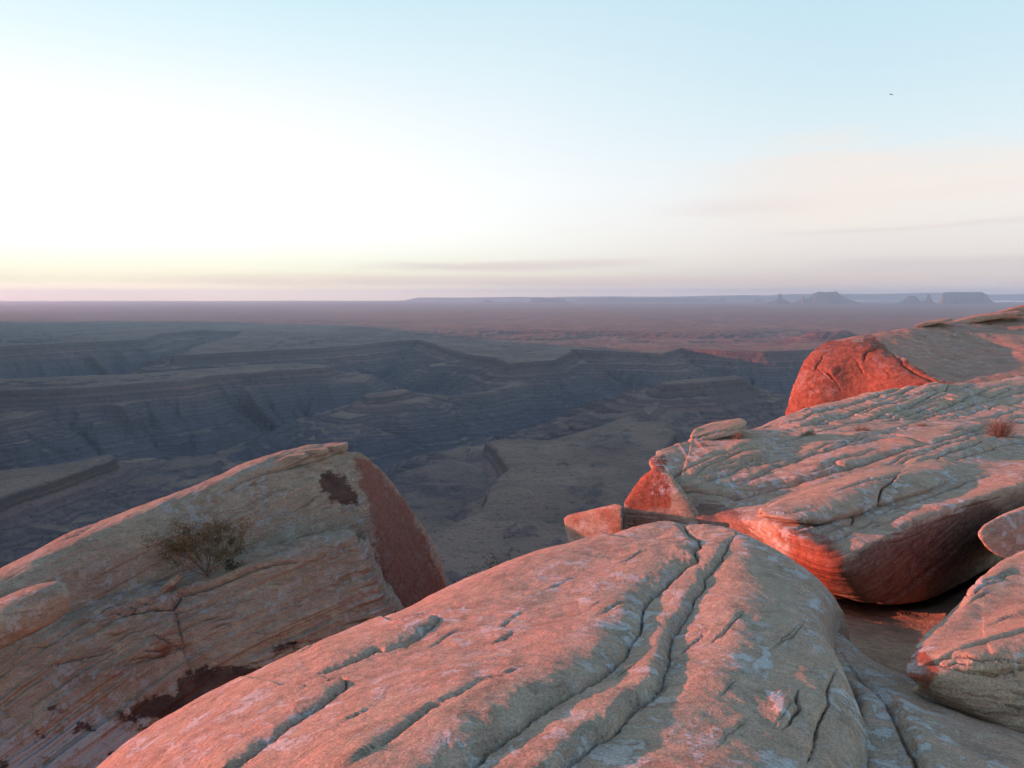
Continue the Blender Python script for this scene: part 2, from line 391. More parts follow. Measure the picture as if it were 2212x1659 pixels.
def erode(Z, dx, steps, K, m=.42):
    ny, nx = Z.shape; n = nx*ny; idx = np.arange(n).reshape(ny, nx)
    for it in range(steps):
        best = np.zeros((ny, nx)); rec = idx.copy(); dist = np.full((ny, nx), dx)
        for oy in (-1, 0, 1):
            for ox in (-1, 0, 1):
                if not (oy or ox): continue
                a = slice(max(0, -oy), ny-max(0, oy)); b = slice(max(0, -ox), nx-max(0, ox))
                a2 = slice(max(0, oy), ny+min(0, oy)); b2 = slice(max(0, ox), nx+min(0, ox))
                L = dx*math.hypot(ox, oy)
                sl = (Z[a, b]-Z[a2, b2])/L
                mm = sl > best[a, b]
                best[a, b] = np.where(mm, sl, best[a, b]); rec[a, b] = np.where(mm, idx[a2, b2], rec[a, b]); dist[a, b] = np.where(mm, L, dist[a, b])
        order = np.argsort(-Z.ravel(), kind='stable').tolist(); r = rec.ravel().tolist(); A = [1.0]*n
        for q in order:
            t = r[q]
            if t != q: A[t] += A[q]
        Fq = (K*np.array(A)**m*dx/dist.ravel()).tolist(); z = Z.ravel().tolist()
        for q in reversed(order):
            t = r[q]
            if t != q:
                f = Fq[q]; z[q] = (z[q]+f*z[t])/(1+f)
        Z = np.array(z).reshape(ny, nx)
        Zp = np.pad(Z, 1, mode='edge')
        Z = Z*.86+.14*.25*(Zp[:-2, 1:-1]+Zp[2:, 1:-1]+Zp[1:-1, :-2]+Zp[1:-1, 2:])
    return Z
def build_land():
    dx = 13.0; gx = np.arange(-6400, 6400, dx); gy = np.arange(500, 9000, dx)
    GX, GY = np.meshgrid(gx, gy)
    B = land_base(GX, GY)
    E = erode(B+9*fbm(GX/45, GY/45, GX*0, 3, 91)+16*fbm(GX/260, GY/260, GX*0, 3, 92)*sstep(-375, -420, B), dx, 5, .095, .44)-B
    O2 = GX*0; CXW = GX+45*fbm(GX/800, GY/800, O2, 4, 3)+24*fbm(GX/170, GY/170, O2+3, 3, 5); CYW = GY+45*fbm(GX/800, GY/800, O2+9, 4, 11)+24*fbm(GX/170, GY/170, O2+7, 3, 13)
    hard = np.zeros_like(GX)
    for pts, rim, cap, slope in MESAS: hard = np.maximum(hard, (lambda d: sstep(55, 8, d)*sstep(-170, -50, d))(poly_sd(CXW, CYW, np.array(pts))))
    E *= 1-.8*hard                                     # the hard cap rock keeps its rim
    edge = np.minimum(np.minimum(sstep(-6400, -5600, GX), sstep(6400, 5600, GX)), np.minimum(sstep(500, 700, GY), sstep(9000, 7600, GY)))
    E *= edge
    az = np.concatenate([np.linspace(-88, -40, 70)[:-1], np.linspace(-40, 40, 1300), np.linspace(40, 75, 40)[1:]])
    az = np.radians(az)
    r = np.concatenate([np.geomspace(150, 800, 40)[:-1], np.geomspace(800, 9000, 720)[:-1], np.geomspace(9000, 62000, 90)])
    A, RR = np.meshgrid(az, r)
    X = RR*np.sin(A); Y = RR*np.cos(A); O = np.zeros_like(X)
    Z = land_base(X, Y)
    fx = np.clip((X-gx[0])/dx, 0, len(gx)-1.001); fy = np.clip((Y-gy[0])/dx, 0, len(gy)-1.001)
    i = fx.astype(int); j = fy.astype(int); u = fx-i; v = fy-j
    e = E[j, i]*(1-u)*(1-v)+E[j, i+1]*u*(1-v)+E[j+1, i]*(1-u)*v+E[j+1, i+1]*u*v
    Z = Z+np.where((np.abs(X) < 6400) & (Y > 500) & (Y < 9000), e, 0)
    # level strata of unequal hardness: ledges and benches that run right round the canyon walls
    zz = Z+5*fbm(X/1500, Y/1500, O, 2, 95)
    rs = random.Random(4); lv = [-720.0]
    while lv[-1] < -250: lv.append(lv[-1]+rs.choice((9, 13, 18, 24, 30)))
    lv = np.array(lv); k = np.clip(np.searchsorted(lv, zz)-1, 0, len(lv)-2)
    th = lv[k+1]-lv[k]; fr = (zz-lv[k])/th
    hardness = np.array([rs.uniform(.3, .9) for _ in lv])[k]*sstep(.25, .0, np.abs(fbm(X/500, Y/500, O, 2, 96))-.25)
    Z = np.where(Z < -382, Z+hardness*th*(sstep(.42, .95, fr)-fr), Z)
    Z = Z+2.0*fbm(X/50, Y/50, O, 3, 71)*sstep(12000, 3000, RR)
    V = np.stack([X, Y, Z], -1)
    n, mm = X.shape; idx = np.arange(n*mm).reshape(n, mm)
    f = np.stack([idx[:-1, :-1], idx[:-1, 1:], idx[1:, 1:], idx[1:, :-1]], -1).reshape(-1, 4)
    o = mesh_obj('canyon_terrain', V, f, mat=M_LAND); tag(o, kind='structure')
build_land()

def butte(name, prof, dist, thick, label, cat, rng, base=-372.0, kind=None):
    """a butte with real depth: its outline along the view, rounded off in depth over a talus foot"""
    prof = np.array(prof, float)
    xs = np.linspace(prof[0, 0], prof[-1, 0], max(40, int((prof[-1, 0]-prof[0, 0])*2.2)))
    ys = np.interp(xs, prof[:, 0], prof[:, 1])
    P = bp(xs, ys, np.full_like(xs, dist))
    zt = np.maximum(P[:, 2], base-4)
    s = np.linspace(-1, 1, 41)
    X = np.repeat(P[:, 0][None], len(s), 0); Yo = s[:, None]*thick*np.ones_like(X)
    j = 1+.18*fbm(X/(thick*.35), Yo/(thick*.35), X*0, 3, int(rng))
    e = np.abs(s)[:, None]*j
    hf = np.where(e < .55, 1.0, np.where(e < .62, 1-(e-.55)/.07*.55, np.maximum(0, .45*(1-(e-.62)/.38))))
    Z = base-4+(zt[None]-base+4)*hf
    V = np.stack([X*(dist+Yo)/dist, dist+Yo, Z], -1)
    n, m = X.shape; idx = np.arange(n*m).reshape(n, m)
    f = list(np.stack([idx[:-1, :-1], idx[:-1, 1:], idx[1:, 1:], idx[1:, :-1]], -1).reshape(-1, 4))
    o = mesh_obj(name, V, f, mat=M_BUTTE)
    if kind: tag(o, kind=kind)
    else: tag(o, label, cat)
    return o
butte('far_mesa', [(2021, 657), (2030, 650), (2037, 632), (2043, 631), (2122, 631), (2126, 634), (2132, 635.5), (2140, 648), (2152, 657)], 34000, 900,
      'flat topped blue mesa on the horizon at far right with steep left end', 'mesa', 1)
butte('rock_spire', [(1986, 656), (1994, 650), (2001, 646), (2003, 637), (2006, 635), (2009, 636), (2011, 646), (2022, 656)], 34500, 260,
      'thin spire on the horizon just left of the flat topped mesa', 'spire', 2)
butte('far_butte', [(1936, 656), (1948, 650), (1957, 645), (1962, 640), (1968, 638), (1979, 640), (1984, 647), (1998, 656)], 35000, 420,
      'small rounded butte on the horizon left of the thin spire', 'butte', 3)
butte('far_butte', [(1706, 656), (1725, 648), (1732, 645), (1734, 638), (1738, 645), (1752, 642), (1757, 634), (1767, 630), (1776, 630), (1780, 631.5), (1808, 629.5), (1814, 636), (1832, 646), (1865, 656)], 35500, 900,
      'broad humped butte with highest top on the right half of the horizon', 'butte', 4)
butte('rock_spire', [(1650, 657), (1668, 651), (1678, 645), (1681, 635), (1688, 634), (1692, 645), (1712, 656)], 36500, 300,
      'stubby leaning tower on the horizon left of the humped butte', 'spire', 5)
butte('far_butte', [(1618, 656), (1629, 649), (1633, 644.5), (1646, 645), (1652, 651), (1662, 656)], 47000, 400,
      'faint low butte between two towers on the horizon', 'butte', 6)
butte('rock_spire', [(1540, 656), (1551, 651), (1555, 645), (1559, 642), (1565, 644), (1568, 651), (1582, 656)], 47000, 300,
      'faint notched tower in front of the long pale mesa', 'spire', 7)
butte('far_mesa', [(1136, 656), (1145, 651), (1148, 643.5), (1173, 643), (1180, 645), (1218, 644.5), (1222, 650), (1244, 656)], 40000, 700,
      'blocky blue mesa standing alone near the middle of the horizon', 'mesa', 8)
butte('far_mesa', [(1225, 655), (1242, 651), (1249, 645), (1310, 643), (1370, 644.5), (1485, 644.5), (1530, 647), (1560, 649), (1600, 655)], 46000, 1500,
      'long low tableland right of the blocky blue mesa', 'mesa', 9)
butte('far_butte', [(1030, 655), (1042, 651), (1047, 648), (1055, 647), (1060, 650), (1080, 653), (1120, 652), (1140, 655)], 41000, 500,
      'tiny knob on the horizon left of the blocky blue mesa', 'butte', 10)
butte('distant_hills', [(840, 656), (870, 650), (892, 645), (905, 642.5), (1000, 643), (1120, 641), (1180, 642), (1240, 640.5), (1330, 640), (1420, 641), (1500, 639.5), (1600, 637.5), (1660, 638),
      (1700, 635.5), (1800, 634.5), (1900, 635), (2000, 632.5), (2060, 632.5), (2150, 636.5), (2212, 635), (2400, 637), (2600, 650)], 60000, 2500, '', '', 11, kind='structure')
butte('distant_hills', [(-500, 652), (-300, 653), (0, 653.5), (70, 655), (110, 654), (300, 655.5), (420, 656)], 58000, 2500, '', '', 12, kind='structure')

# added ridge out of view on the left, invented to cast shade over the canyons
def shade_ridge():
    c = [(-2600, -2500), (-2600, 2300), (-4600, 5000), (-9500, 11500)]
    V = []; f = []
    top = [285, 285, 380, 480]
    for (x, y), t in zip(c, top):
        V += [(x+900, y, -420), (x+260, y, t-170), (x+180, y, t-10), (x, y, t), (x-900, y, t), (x-1600, y, -420)]
    for q in range(len(c)-1):
        for k in range(5): f.append((q*6+k, q*6+k+1, q*6+k+7, q*6+k+6))
    o = mesh_obj('added_shade_ridge', V, f, mat=M_LAND, smooth=False); tag(o, kind='structure')
shade_ridge()

# ------------------------------------------------------------------ rocks
NBED = np.array([-.29, -.10, .95]); NBED /= np.linalg.norm(NBED)
def cr_interp(C, n, axis):
    """Catmull-Rom along an axis of the control grid"""
    C = np.moveaxis(C, axis, 0); k = C.shape[0]
    t = np.linspace(0, k-1, n); i = np.minimum(t.astype(int), k-2); u = (t-i)[(...,)+(None,)*(C.ndim-1)]
    dlt = C[1:]-C[:-1]; ln = np.linalg.norm(dlt, axis=-1, keepdims=True)+1e-9
    T = np.empty_like(C); T[0] = dlt[0]; T[-1] = dlt[-1]
    T[1:-1] = .5*(dlt[1:]+dlt[:-1])
    lim = 1.15*np.minimum(ln[1:], ln[:-1]); tl = np.linalg.norm(T[1:-1], axis=-1, keepdims=True)+1e-9
    T[1:-1] *= np.minimum(1, lim/tl)
    h1 = 2*u**3-3*u*u+1; h2 = u**3-2*u*u+u; h3 = -2*u**3+3*u*u; h4 = u**3-u*u
    out = h1*C[i]+h2*T[i]+h3*C[i+1]+h4*T[i+1]
    return np.moveaxis(out, 0, axis)
def grid_normals(P):
    du = np.gradient(P, axis=1); dv = np.gradient(P, axis=0)
    n = np.cross(du, dv); n /= (np.linalg.norm(n, axis=-1, keepdims=True)+1e-9)
    return n
def rock_relief(P, N, amp=1.0, size=1.0, seed=0, lam=1.0):
    x, y, z = P[..., 0]/size, P[..., 1]/size, P[..., 2]/size
    b = x*NBED[0]+y*NBED[1]+z*NBED[2]
    low = fbm(x*.8, y*.8, z*.8, 3, seed)
    d = .055*low+.018*fbm(x*3, y*3, z*3, 4, seed+2)+.006*fbm(x*14, y*14, z*14, 3, seed+3)
    # beds: laminae of unequal thickness that weather in and out
    bw = b+.05*fbm(x*.7, y*.7, z*.7, 3, seed+5)+.012*fbm(x*4, y*4, z*4, 3, seed+6)
    def beds(freq, sd, lat):
        t = bw*freq; k = np.floor(t); f = t-k
        a = vn(x*lat, y*lat, k*7.31, sd); b2 = vn(x*lat, y*lat, (k+1)*7.31, sd)
        return a+(b2-a)*sstep(.80, 1., f)
    lamn = .034*beds(9.0, seed+7, .6)+.020*beds(23.0, seed+8, 1.1)+.009*beds(52., seed+9, 2.0)
    return (d*amp+lamn*lam)*size
def project_ledges(P, d, ledges, seed, scale, jag=1.0):
    px, py = pix(P)
    qx, qy = px, py
    px = qx+9*jag*fbm(qx/30, qy/30, qx*0, 5, seed+70, .65)+6*jag*fbm(qx/90, qy/90, qx*0, 2, seed+74)
    py = qy+9*jag*fbm(qx/30+9, qy/30, qx*0, 5, seed+71, .65)+6*jag*fbm(qx/90, qy/90+5, qx*0, 2, seed+75)
    for L in ledges:
        pl = np.array(L['line'], float); w = L.get('w', 22); fade = L.get('fade', 240); tr = L.get('trench', .05); tw = L.get('tw', 4)
        reach = fade*3+60
        x0, x1, y0, y1 = pl[:, 0].min()-reach, pl[:, 0].max()+reach, pl[:, 1].min()-reach, pl[:, 1].max()+reach
        m = (px > x0) & (px < x1) & (py > y0) & (py < y1)
        if not m.any(): continue
        a, s, h = poly_sd(px[m], py[m], pl, closed=False)
        ia, isd, _ = poly_sd(np.array([L['inside'][0]], float), np.array([L['inside'][1]], float), pl, closed=False)
        s = s*isd[0]
        up = h*(1-np.exp(-a/w))*np.exp(-a/fade)
        hm = np.maximum(np.abs(pl[:, 2]).max(), 1e-6)
        dn = -1.5*tr*np.exp(-(a/(tw*.72))**2)*np.clip(h/hm, 0, 1)*np.where(s > 0, .35, 1)
        up = up*(.9+.22*fbm(px[m]/260, py[m]/260, px[m]*0, 2, seed+77))
        dd = np.where(s > 0, up, 0)+dn
        # the free end of the line must not leave a step
        d[m] += dd
    return d
def masks(P, regions, seed):
    px, py = pix(P); out = {}
    qx, qy = px, py; px = qx+26*fbm(qx/45, qy/45, qx*0, 5, seed+80, .6); py = qy+20*fbm(qx/45+4, qy/45, qx*0, 5, seed+81, .6)
    for k in ('varnish', 'lichen', 'red', 'stain'): out[k] = np.zeros(P.shape[:-1])
    for k, pts, soft, val in regions:
        sd = poly_sd(px, py, np.array(pts, float))
        out[k] = np.maximum(out[k], val*sstep(soft*2.6, -soft*2.2, sd))
    return out
def slab(name, rows, mat, nu, nv, back=(), front=(), left=(), right=(), amp=1., size=1., lam=1., seed=1, ledges=(), regions=(), base=None, label=None, cat='rock', jag=1.0, detail=None):
    C = np.array([[bp(*p) for p in r] for r in rows])
    def away(E, off):                          # step away from an edge; a step ahead also follows the line of the rock outwards
        return E+np.array(off)+np.array([1., 0, 0])*(E[..., :1]/E[..., 1:2])*max(off[1], 0)
    for off in back: C = np.concatenate([away(C[0], off)[None], C], 0)
    for off in front: C = np.concatenate([C, (C[-1]+np.array(off))[None]], 0)
    for off in left: C = np.concatenate([away(C[:, 0], off)[:, None], C], 1)
    for off in right: C = np.concatenate([C, away(C[:, -1], off)[:, None]], 1)
    P = cr_interp(cr_interp(C, nv, 0), nu, 1)
    N = grid_normals(P)
    # outward = towards the viewer's side / upwards
    mid = N[nv//2, nu//2]; view = -P[nv//2, nu//2]
    if np.dot(mid, view) < 0: N = -N
    flip = np.dot(mid, view) < 0
    d = rock_relief(P, N, amp, size, seed, lam)
    d = project_ledges(P, d, ledges, seed, size, jag)
    at = masks(P, regions, seed)
    if detail is not None: d = d+detail(P)
    P2 = P+N*d[..., None]
    V = P2.reshape(-1, 3); n, m = P2.shape[:2]; idx = np.arange(n*m).reshape(n, m)
    f = np.stack([idx[:-1, :-1], idx[1:, :-1], idx[1:, 1:], idx[:-1, 1:]], -1).reshape(-1, 4)
    # close it underneath
    ring = np.concatenate([idx[0, :-1], idx[:-1, -1], idx[-1, :0:-1], idx[:0:-1, 0]])
    zb = (V[:, 2].min()-.3) if base is None else base
    cen = V[ring].mean(0)
    rv = V[ring].copy(); rv[:, :2] = cen[:2]+(rv[:, :2]-cen[:2])*.97; rv[:, 2] = zb
    k = len(ring); V = np.concatenate([V, rv, [[cen[0], cen[1], zb]]])
    a = ring; b2 = np.roll(ring, -1); ra = np.arange(k)+n*m; rb = np.roll(ra, -1)
    f = np.concatenate([f, np.stack([a, b2, rb, ra], -1)])
    f3 = np.stack([ra, rb, np.full(k, n*m+k)], -1)
    if not flip: pass
    attrs = {q: np.concatenate([v.ravel(), np.zeros(k+1)]) for q, v in at.items()}
    o = mesh_obj(name, V, f, f3, mat, attrs=attrs)
    if label: tag(o, label, cat)
    return o
def hull_rock(name, pts, mat, voxel=.03, amp=.6, size=1.0, lam=.8, seed=3, smooth=6, regions=(), label=None, cat='rock', ledges=()):
    bm = bmesh.new()
    for p in pts: bm.verts.new(tuple(p))
    bmesh.ops.convex_hull(bm, input=bm.verts[:])
    me = bpy.data.meshes.new('tmp'); bm.to_mesh(me); bm.free()
    o = bpy.data.objects.new('tmp', me); COL.objects.link(o)
    md = o.modifiers.new('r', 'REMESH'); md.mode = 'VOXEL'; md.voxel_size = voxel
    dg = bpy.context.evaluated_depsgraph_get(); ev = o.evaluated_get(dg)
    m2 = bpy.data.meshes.new_from_object(ev)
    bpy.data.objects.remove(o); bpy.data.meshes.remove(me)
    nv = len(m2.vertices); V = np.zeros(nv*3, np.float32); m2.vertices.foreach_get('co', V); V = V.reshape(-1, 3).astype(float)
    E = np.zeros(len(m2.edges)*2, np.int32); m2.edges.foreach_get('vertices', E); E = E.reshape(-1, 2)
    deg = np.bincount(E.ravel(), minlength=nv)[:, None]
    for _ in range(smooth):
        S = np.zeros_like(V)
        for k in range(3): S[:, k] = np.bincount(E[:, 0], V[E[:, 1], k], nv)+np.bincount(E[:, 1], V[E[:, 0], k], nv)
        V = V*.4+.6*S/np.maximum(deg, 1)
    m2.vertices.foreach_set('co', V.astype(np.float32).ravel()); m2.update()
    Nn = np.zeros(nv*3, np.float32); m2.vertices.foreach_get('normal', Nn); Nn = Nn.reshape(-1, 3)
    d = rock_relief(V, Nn, amp, size, seed, lam)
    d = project_ledges(V, d, ledges, seed, size)
    at = masks(V, regions, seed)
    V = V+Nn*d[:, None]
    m2.vertices.foreach_set('co', V.astype(np.float32).ravel())
    m2.polygons.foreach_set('use_smooth', np.ones(len(m2.polygons), bool))
    for k, a in at.items():
        q = m2.attributes.new(k, 'FLOAT', 'POINT'); q.data.foreach_set('value', a.astype(np.float32))
    m2.name = name; m2.materials.clear(); m2.materials.append(mat); m2.update()
    ob = bpy.data.objects.new(name, m2); COL.objects.link(ob)
    if label: tag(ob, label, cat)
    return ob
def prism(outline, d0, d1, shrink=.85, skew=(0, 0)):
    """front outline (x, y, depth offset) and a smaller one behind it"""
    o = np.array([(p[0], p[1], p[2] if len(p) > 2 else 0) for p in outline], float)
    fr = bp(o[:, 0], o[:, 1], d0+o[:, 2]); c = fr.mean(0)
    bk = c+(fr-c)*shrink; bk[:, 1] += d1-d0; bk[:, 0] += (d1-d0)*c[0]/c[1]+skew[0]; bk[:, 2] += (d1-d0)*c[2]/c[1]*.9+skew[1]
    return np.concatenate([fr, bk])

def line(pts, h): return [(x, y, hh) for (x, y), hh in zip(pts, h if isinstance(h, (list, tuple)) else [h]*len(pts))]

def plates(n, box, length, dirn, h, seed, w=4, fade=26, tr=.025, tw=2.6):
    """edges of thin plates broken along the bedding"""
    rg = random.Random(seed); out = []
    for _ in range(n):
        x = rg.uniform(box[0], box[2]); y = rg.uniform(box[1], box[3]); L = rg.uniform(*length); sl = dirn+rg.gauss(0, .06); hh = rg.uniform(*h)
        k = max(3, int(L/22)); pts = []
        for q in range(k):
            t = q/(k-1); pts.append((x+L*t, y+L*t*sl+rg.gauss(0, 2.2), hh*min(1, 4*t*(1-t)+.05 if q not in (0, k-1) else 0)))
        out.append(dict(line=pts, inside=(x+L*.5, y+L*.5*sl-12), w=w, fade=fade, trench=tr*rg.uniform(.6, 1.4), tw=tw))
    return out

# --- the big pink slab in front
L1 = [(1475, 1141), (1484, 1155), (1512, 1176), (1517, 1199), (1503, 1213), (1507, 1227), (1484, 1240), (1466, 1259), (1447, 1277), (1410, 1310), (1396, 1333), (1392, 1361), (1378, 1393), (1359, 1416),
      (1350, 1444), (1341, 1458), (1318, 1476), (1271, 1513), (1216, 1550), (1188, 1564), (1100, 1625), (1050, 1660), (950, 1740)]
L2 = [(1586, 1160), (1572, 1190), (1558, 1217), (1521, 1254), (1521, 1273), (1493, 1305), (1484, 1333), (1466, 1361), (1452, 1393), (1447, 1425), (1438, 1449), (1429, 1481), (1401, 1513), (1373, 1537),
      (1345, 1564), (1270, 1620), (1200, 1680), (1100, 1760)]
F1 = [(676, 1495), (725, 1478), (778, 1457), (837, 1434), (868, 1429), (900, 1412), (928, 1391), (945, 1370), (935, 1357), (905, 1354)]
F2 = [(700, 1500), (735, 1503), (746, 1511), (742, 1527), (694, 1569), (666, 1588), (645, 1607), (610, 1635), (570, 1662), (520, 1700)]
slab('sandstone_slab', [
    [(210, 1850, 2.7), (350, 1642, 3.3), (615, 1462, 4.15), (880, 1347, 5.05), (1180, 1220, 6.1), (1435, 1143, 7.1)],
    [(430, 1850, 2.3), (600, 1660, 2.85), (800, 1530, 3.45), (1010, 1420, 4.15), (1270, 1290, 5.15), (1480, 1140, 6.95)],
    [(800, 1880, 2.0), (960, 1720, 2.35), (1150, 1590, 2.85), (1345, 1450, 3.65), (1440, 1300, 4.8), (1540, 1138, 6.6)],
    [(1150, 1900, 1.9), (1250, 1720, 2.25), (1400, 1590, 2.75), (1540, 1450, 3.45), (1590, 1300, 4.5), (1610, 1158, 6.1)],
    [(1480, 1900, 1.85), (1530, 1720, 2.2), (1600, 1590, 2.80), (1680, 1450, 3.56), (1695, 1320, 4.45), (1700, 1207, 5.7)],
    [(1800, 1880, 2.15), (1830, 1720, 2.58), (1832, 1560, 3.18), (1795, 1430, 3.82), (1765, 1340, 4.5), (1768, 1272, 5.15)]],
    M_SLAB, 1000, 640, back=[(-.42, .28, -.36), (-.35, .2, -1.1)], front=[(.13, .0, -.28), (.03, .05, -.9)], right=[(.10, .32, -.22), (.15, .4, -1.2)],
    amp=.75, lam=.16, seed=11, base=-8.6,
    ledges=[dict(line=line(L1, [.05, .09, .12]+[.13]*20), inside=(1300, 1350), w=34, fade=650, trench=.05, tw=4),
            dict(line=line(L2, [.02, .05]+[.07]*16), inside=(1450, 1350), w=9, fade=420, trench=.03, tw=3.2),
            dict(line=line(F1, [.0, .04, .05, .055, .055, .06, .06, .055, .04, .01]), inside=(820, 1410), w=12, fade=90, trench=.03, tw=3.5),
            dict(line=line(F2, [.01, .05, .06, .065, .065, .065, .06, .06, .05, .05]), inside=(650, 1540), w=14, fade=100, trench=.03, tw=3.5),
            dict(line=line([(1060, 1535), (1029, 1548), (973, 1583), (924, 1614), (889, 1639), (830, 1680)], [0, .02, .035, .04, .04, .04]), inside=(900, 1560), w=14, fade=60, trench=.03, tw=3),
            dict(line=line([(1122, 1375), (1100, 1387), (1085, 1398)], [0, .012, 0]), inside=(1080, 1370), w=6, fade=20, trench=.02, tw=2.5),
            dict(line=line([(1125, 1405), (1090, 1425), (1060, 1440)], [0, .015, 0]), inside=(1070, 1410), w=6, fade=20, trench=.022, tw=2.5),
            dict(line=line([(1726, 1500), (1722, 1525), (1728, 1548), (1712, 1560), (1690, 1590)], [0, .025, .035, .03, 0]), inside=(1660, 1520), w=12, fade=60, trench=.05, tw=4),
            dict(line=line([(1806, 1435), (1787, 1495), (1790, 1520), (1768, 1560), (1750, 1640)], [0, .04, .05, .05, .02]), inside=(1750, 1480), w=14, fade=60, trench=.035, tw=4),
            dict(line=line([(1440, 1480), (1425, 1495), (1380, 1540)], [0, .03, 0]), inside=(1400, 1500), w=8, fade=30, trench=.03, tw=4)]+plates(16, (560, 1250, 1350, 1640), (30, 110), -.5, (.006, .014), 5, fade=30, tr=.012, tw=2.4)+plates(8, (1450, 1330, 1720, 1640), (30, 90), -.9, (.006, .014), 6, fade=30, tr=.012, tw=2.4),
    regions=[('lichen', [(1345, 1395), (1400, 1380), (1400, 1410), (1350, 1425)], 14, .7), ('lichen', [(1640, 1490), (1690, 1500), (1700, 1560), (1665, 1540)], 9, .9),
             ('lichen', [(1625, 1400), (1655, 1395), (1665, 1450), (1660, 1480), (1630, 1450)], 10, .75), ('lichen', [(1720, 1280), (1770, 1270), (1770, 1330), (1740, 1340)], 14, .6),
             ('lichen', [(870, 1385), (925, 1360), (930, 1380), (890, 1415), (860, 1420)], 12, .62), ('lichen', [(1450, 1560), (1520, 1520), (1560, 1580), (1500, 1640)], 22, .52), ('lichen', [(1560, 1400), (1620, 1380), (1640, 1440), (1580, 1470)], 22, .5), ('lichen', [(1040, 1430), (1120, 1400), (1150, 1440), (1080, 1480)], 24, .5), ('lichen', [(1230, 1330), (1290, 1290), (1330, 1330), (1270, 1390)], 22, .5), ('lichen', [(760, 1560), (820, 1520), (870, 1560), (800, 1620)], 22, .48), ('lichen', [(1640, 1620), (1740, 1600), (1760, 1680), (1660, 1700)], 24, .55), ('lichen', [(1300, 1340), (1390, 1330), (1385, 1380), (1320, 1420)], 25, .5)],
    label='big pink sandstone slab in front with two peeling sheets and long cracks', cat='rock')

# --- left outcrop: a fin with a dark red right end, and the layered ledge before it
slab('sandstone_fin', [
    [(-150, 1320, 8.6), (0, 1250, 9.4), (200, 1150, 10.3), (400, 1070, 11.2), (560, 1005, 12.0), (690, 966, 12.6), (762, 978, 12.8), (792, 986, 13.3), (818, 1012, 13.9)],
    [(-150, 1370, 8.35), (0, 1290, 9.15), (200, 1195, 10.0), (400, 1125, 10.85), (560, 1075, 11.55), (690, 1035, 12.1), (788, 1075, 12.2), (835, 1085, 12.95), (876, 1090, 13.75)],
    [(-150, 1430, 8.2), (0, 1340, 8.98), (200, 1255, 9.8), (400, 1190, 10.62), (560, 1150, 11.3), (700, 1110, 11.8), (806, 1165, 11.9), (880, 1180, 12.7), (938, 1190, 13.55)],
    [(-150, 1480, 8.05), (0, 1390, 8.83), (200, 1310, 9.64), (400, 1260, 10.4), (570, 1210, 11.05), (715, 1190, 11.5), (838, 1270, 11.6), (918, 1280, 12.4), (968, 1285, 13.3)],
    [(-150, 1560, 7.95), (0, 1480, 8.7), (200, 1400, 9.5), (400, 1350, 10.25), (570, 1300, 10.9), (725, 1280, 11.35), (880, 1390, 11.4), (950, 1400, 12.2), (992, 1400, 13.1)]],
    M_LEFT, 620, 330, back=[(-.35, .4, -.22), (-.6, .7, -1.6)], front=[(0, -.05, -.8)], right=[(-.2, .8, -.1), (-.6, 1.2, -.5)], amp=1.0, lam=.5, seed=31, base=-8.6,
    ledges=[dict(line=line([(470, 1073), (520, 1045), (545, 1030), (600, 1015), (680, 990), (745, 975)], [.02, .05, .06, .06, .05, .0]), inside=(600, 985), w=8, fade=60, trench=.04, tw=3),
            dict(line=line([(190, 1262), (240, 1225), (300, 1210)], [.0, .06, 0]), inside=(270, 1200), w=15, fade=50, trench=.0)]+plates(14, (60, 1060, 700, 1230), (40, 150), -.42, (.01, .03), 19, w=4, fade=30, tr=.02),
    regions=[('varnish', [(679, 1030), (715, 1021), (755, 1030), (764, 1061), (760, 1097), (733, 1088), (706, 1079), (684, 1048)], 9, .85),
             ('varnish', [(800, 1195), (835, 1230), (880, 1350), (900, 1400), (860, 1400), (830, 1290)], 14, .8),  # paints the shade of the gap between fin and ledge as dark colour
             ('red', [(768, 985), (800, 990), (850, 1050), (960, 1240), (990, 1400), (860, 1400), (815, 1220), (795, 1080)], 12, .8),
             ('stain', [(762, 985), (795, 985), (900, 1120), (980, 1300), (980, 1400), (880, 1400), (815, 1220), (795, 1080)], 20, .85),
             ('stain', [(170, 1260), (330, 1200), (420, 1180), (460, 1130), (640, 1090), (560, 1130), (400, 1260), (240, 1300)], 40, .5),
             ('red', [(620, 1110), (760, 1090), (790, 1160), (700, 1150)], 30, .45), ('varnish', [(765, 1000), (785, 990), (805, 1060), (800, 1130), (780, 1100)], 10, .5), ('varnish', [(850, 1100), (880, 1130), (930, 1260), (940, 1380), (900, 1330), (870, 1200)], 14, .45)],
    label='tall weathered rock fin at left with dark red right face and shrub below its crest', cat='rock')
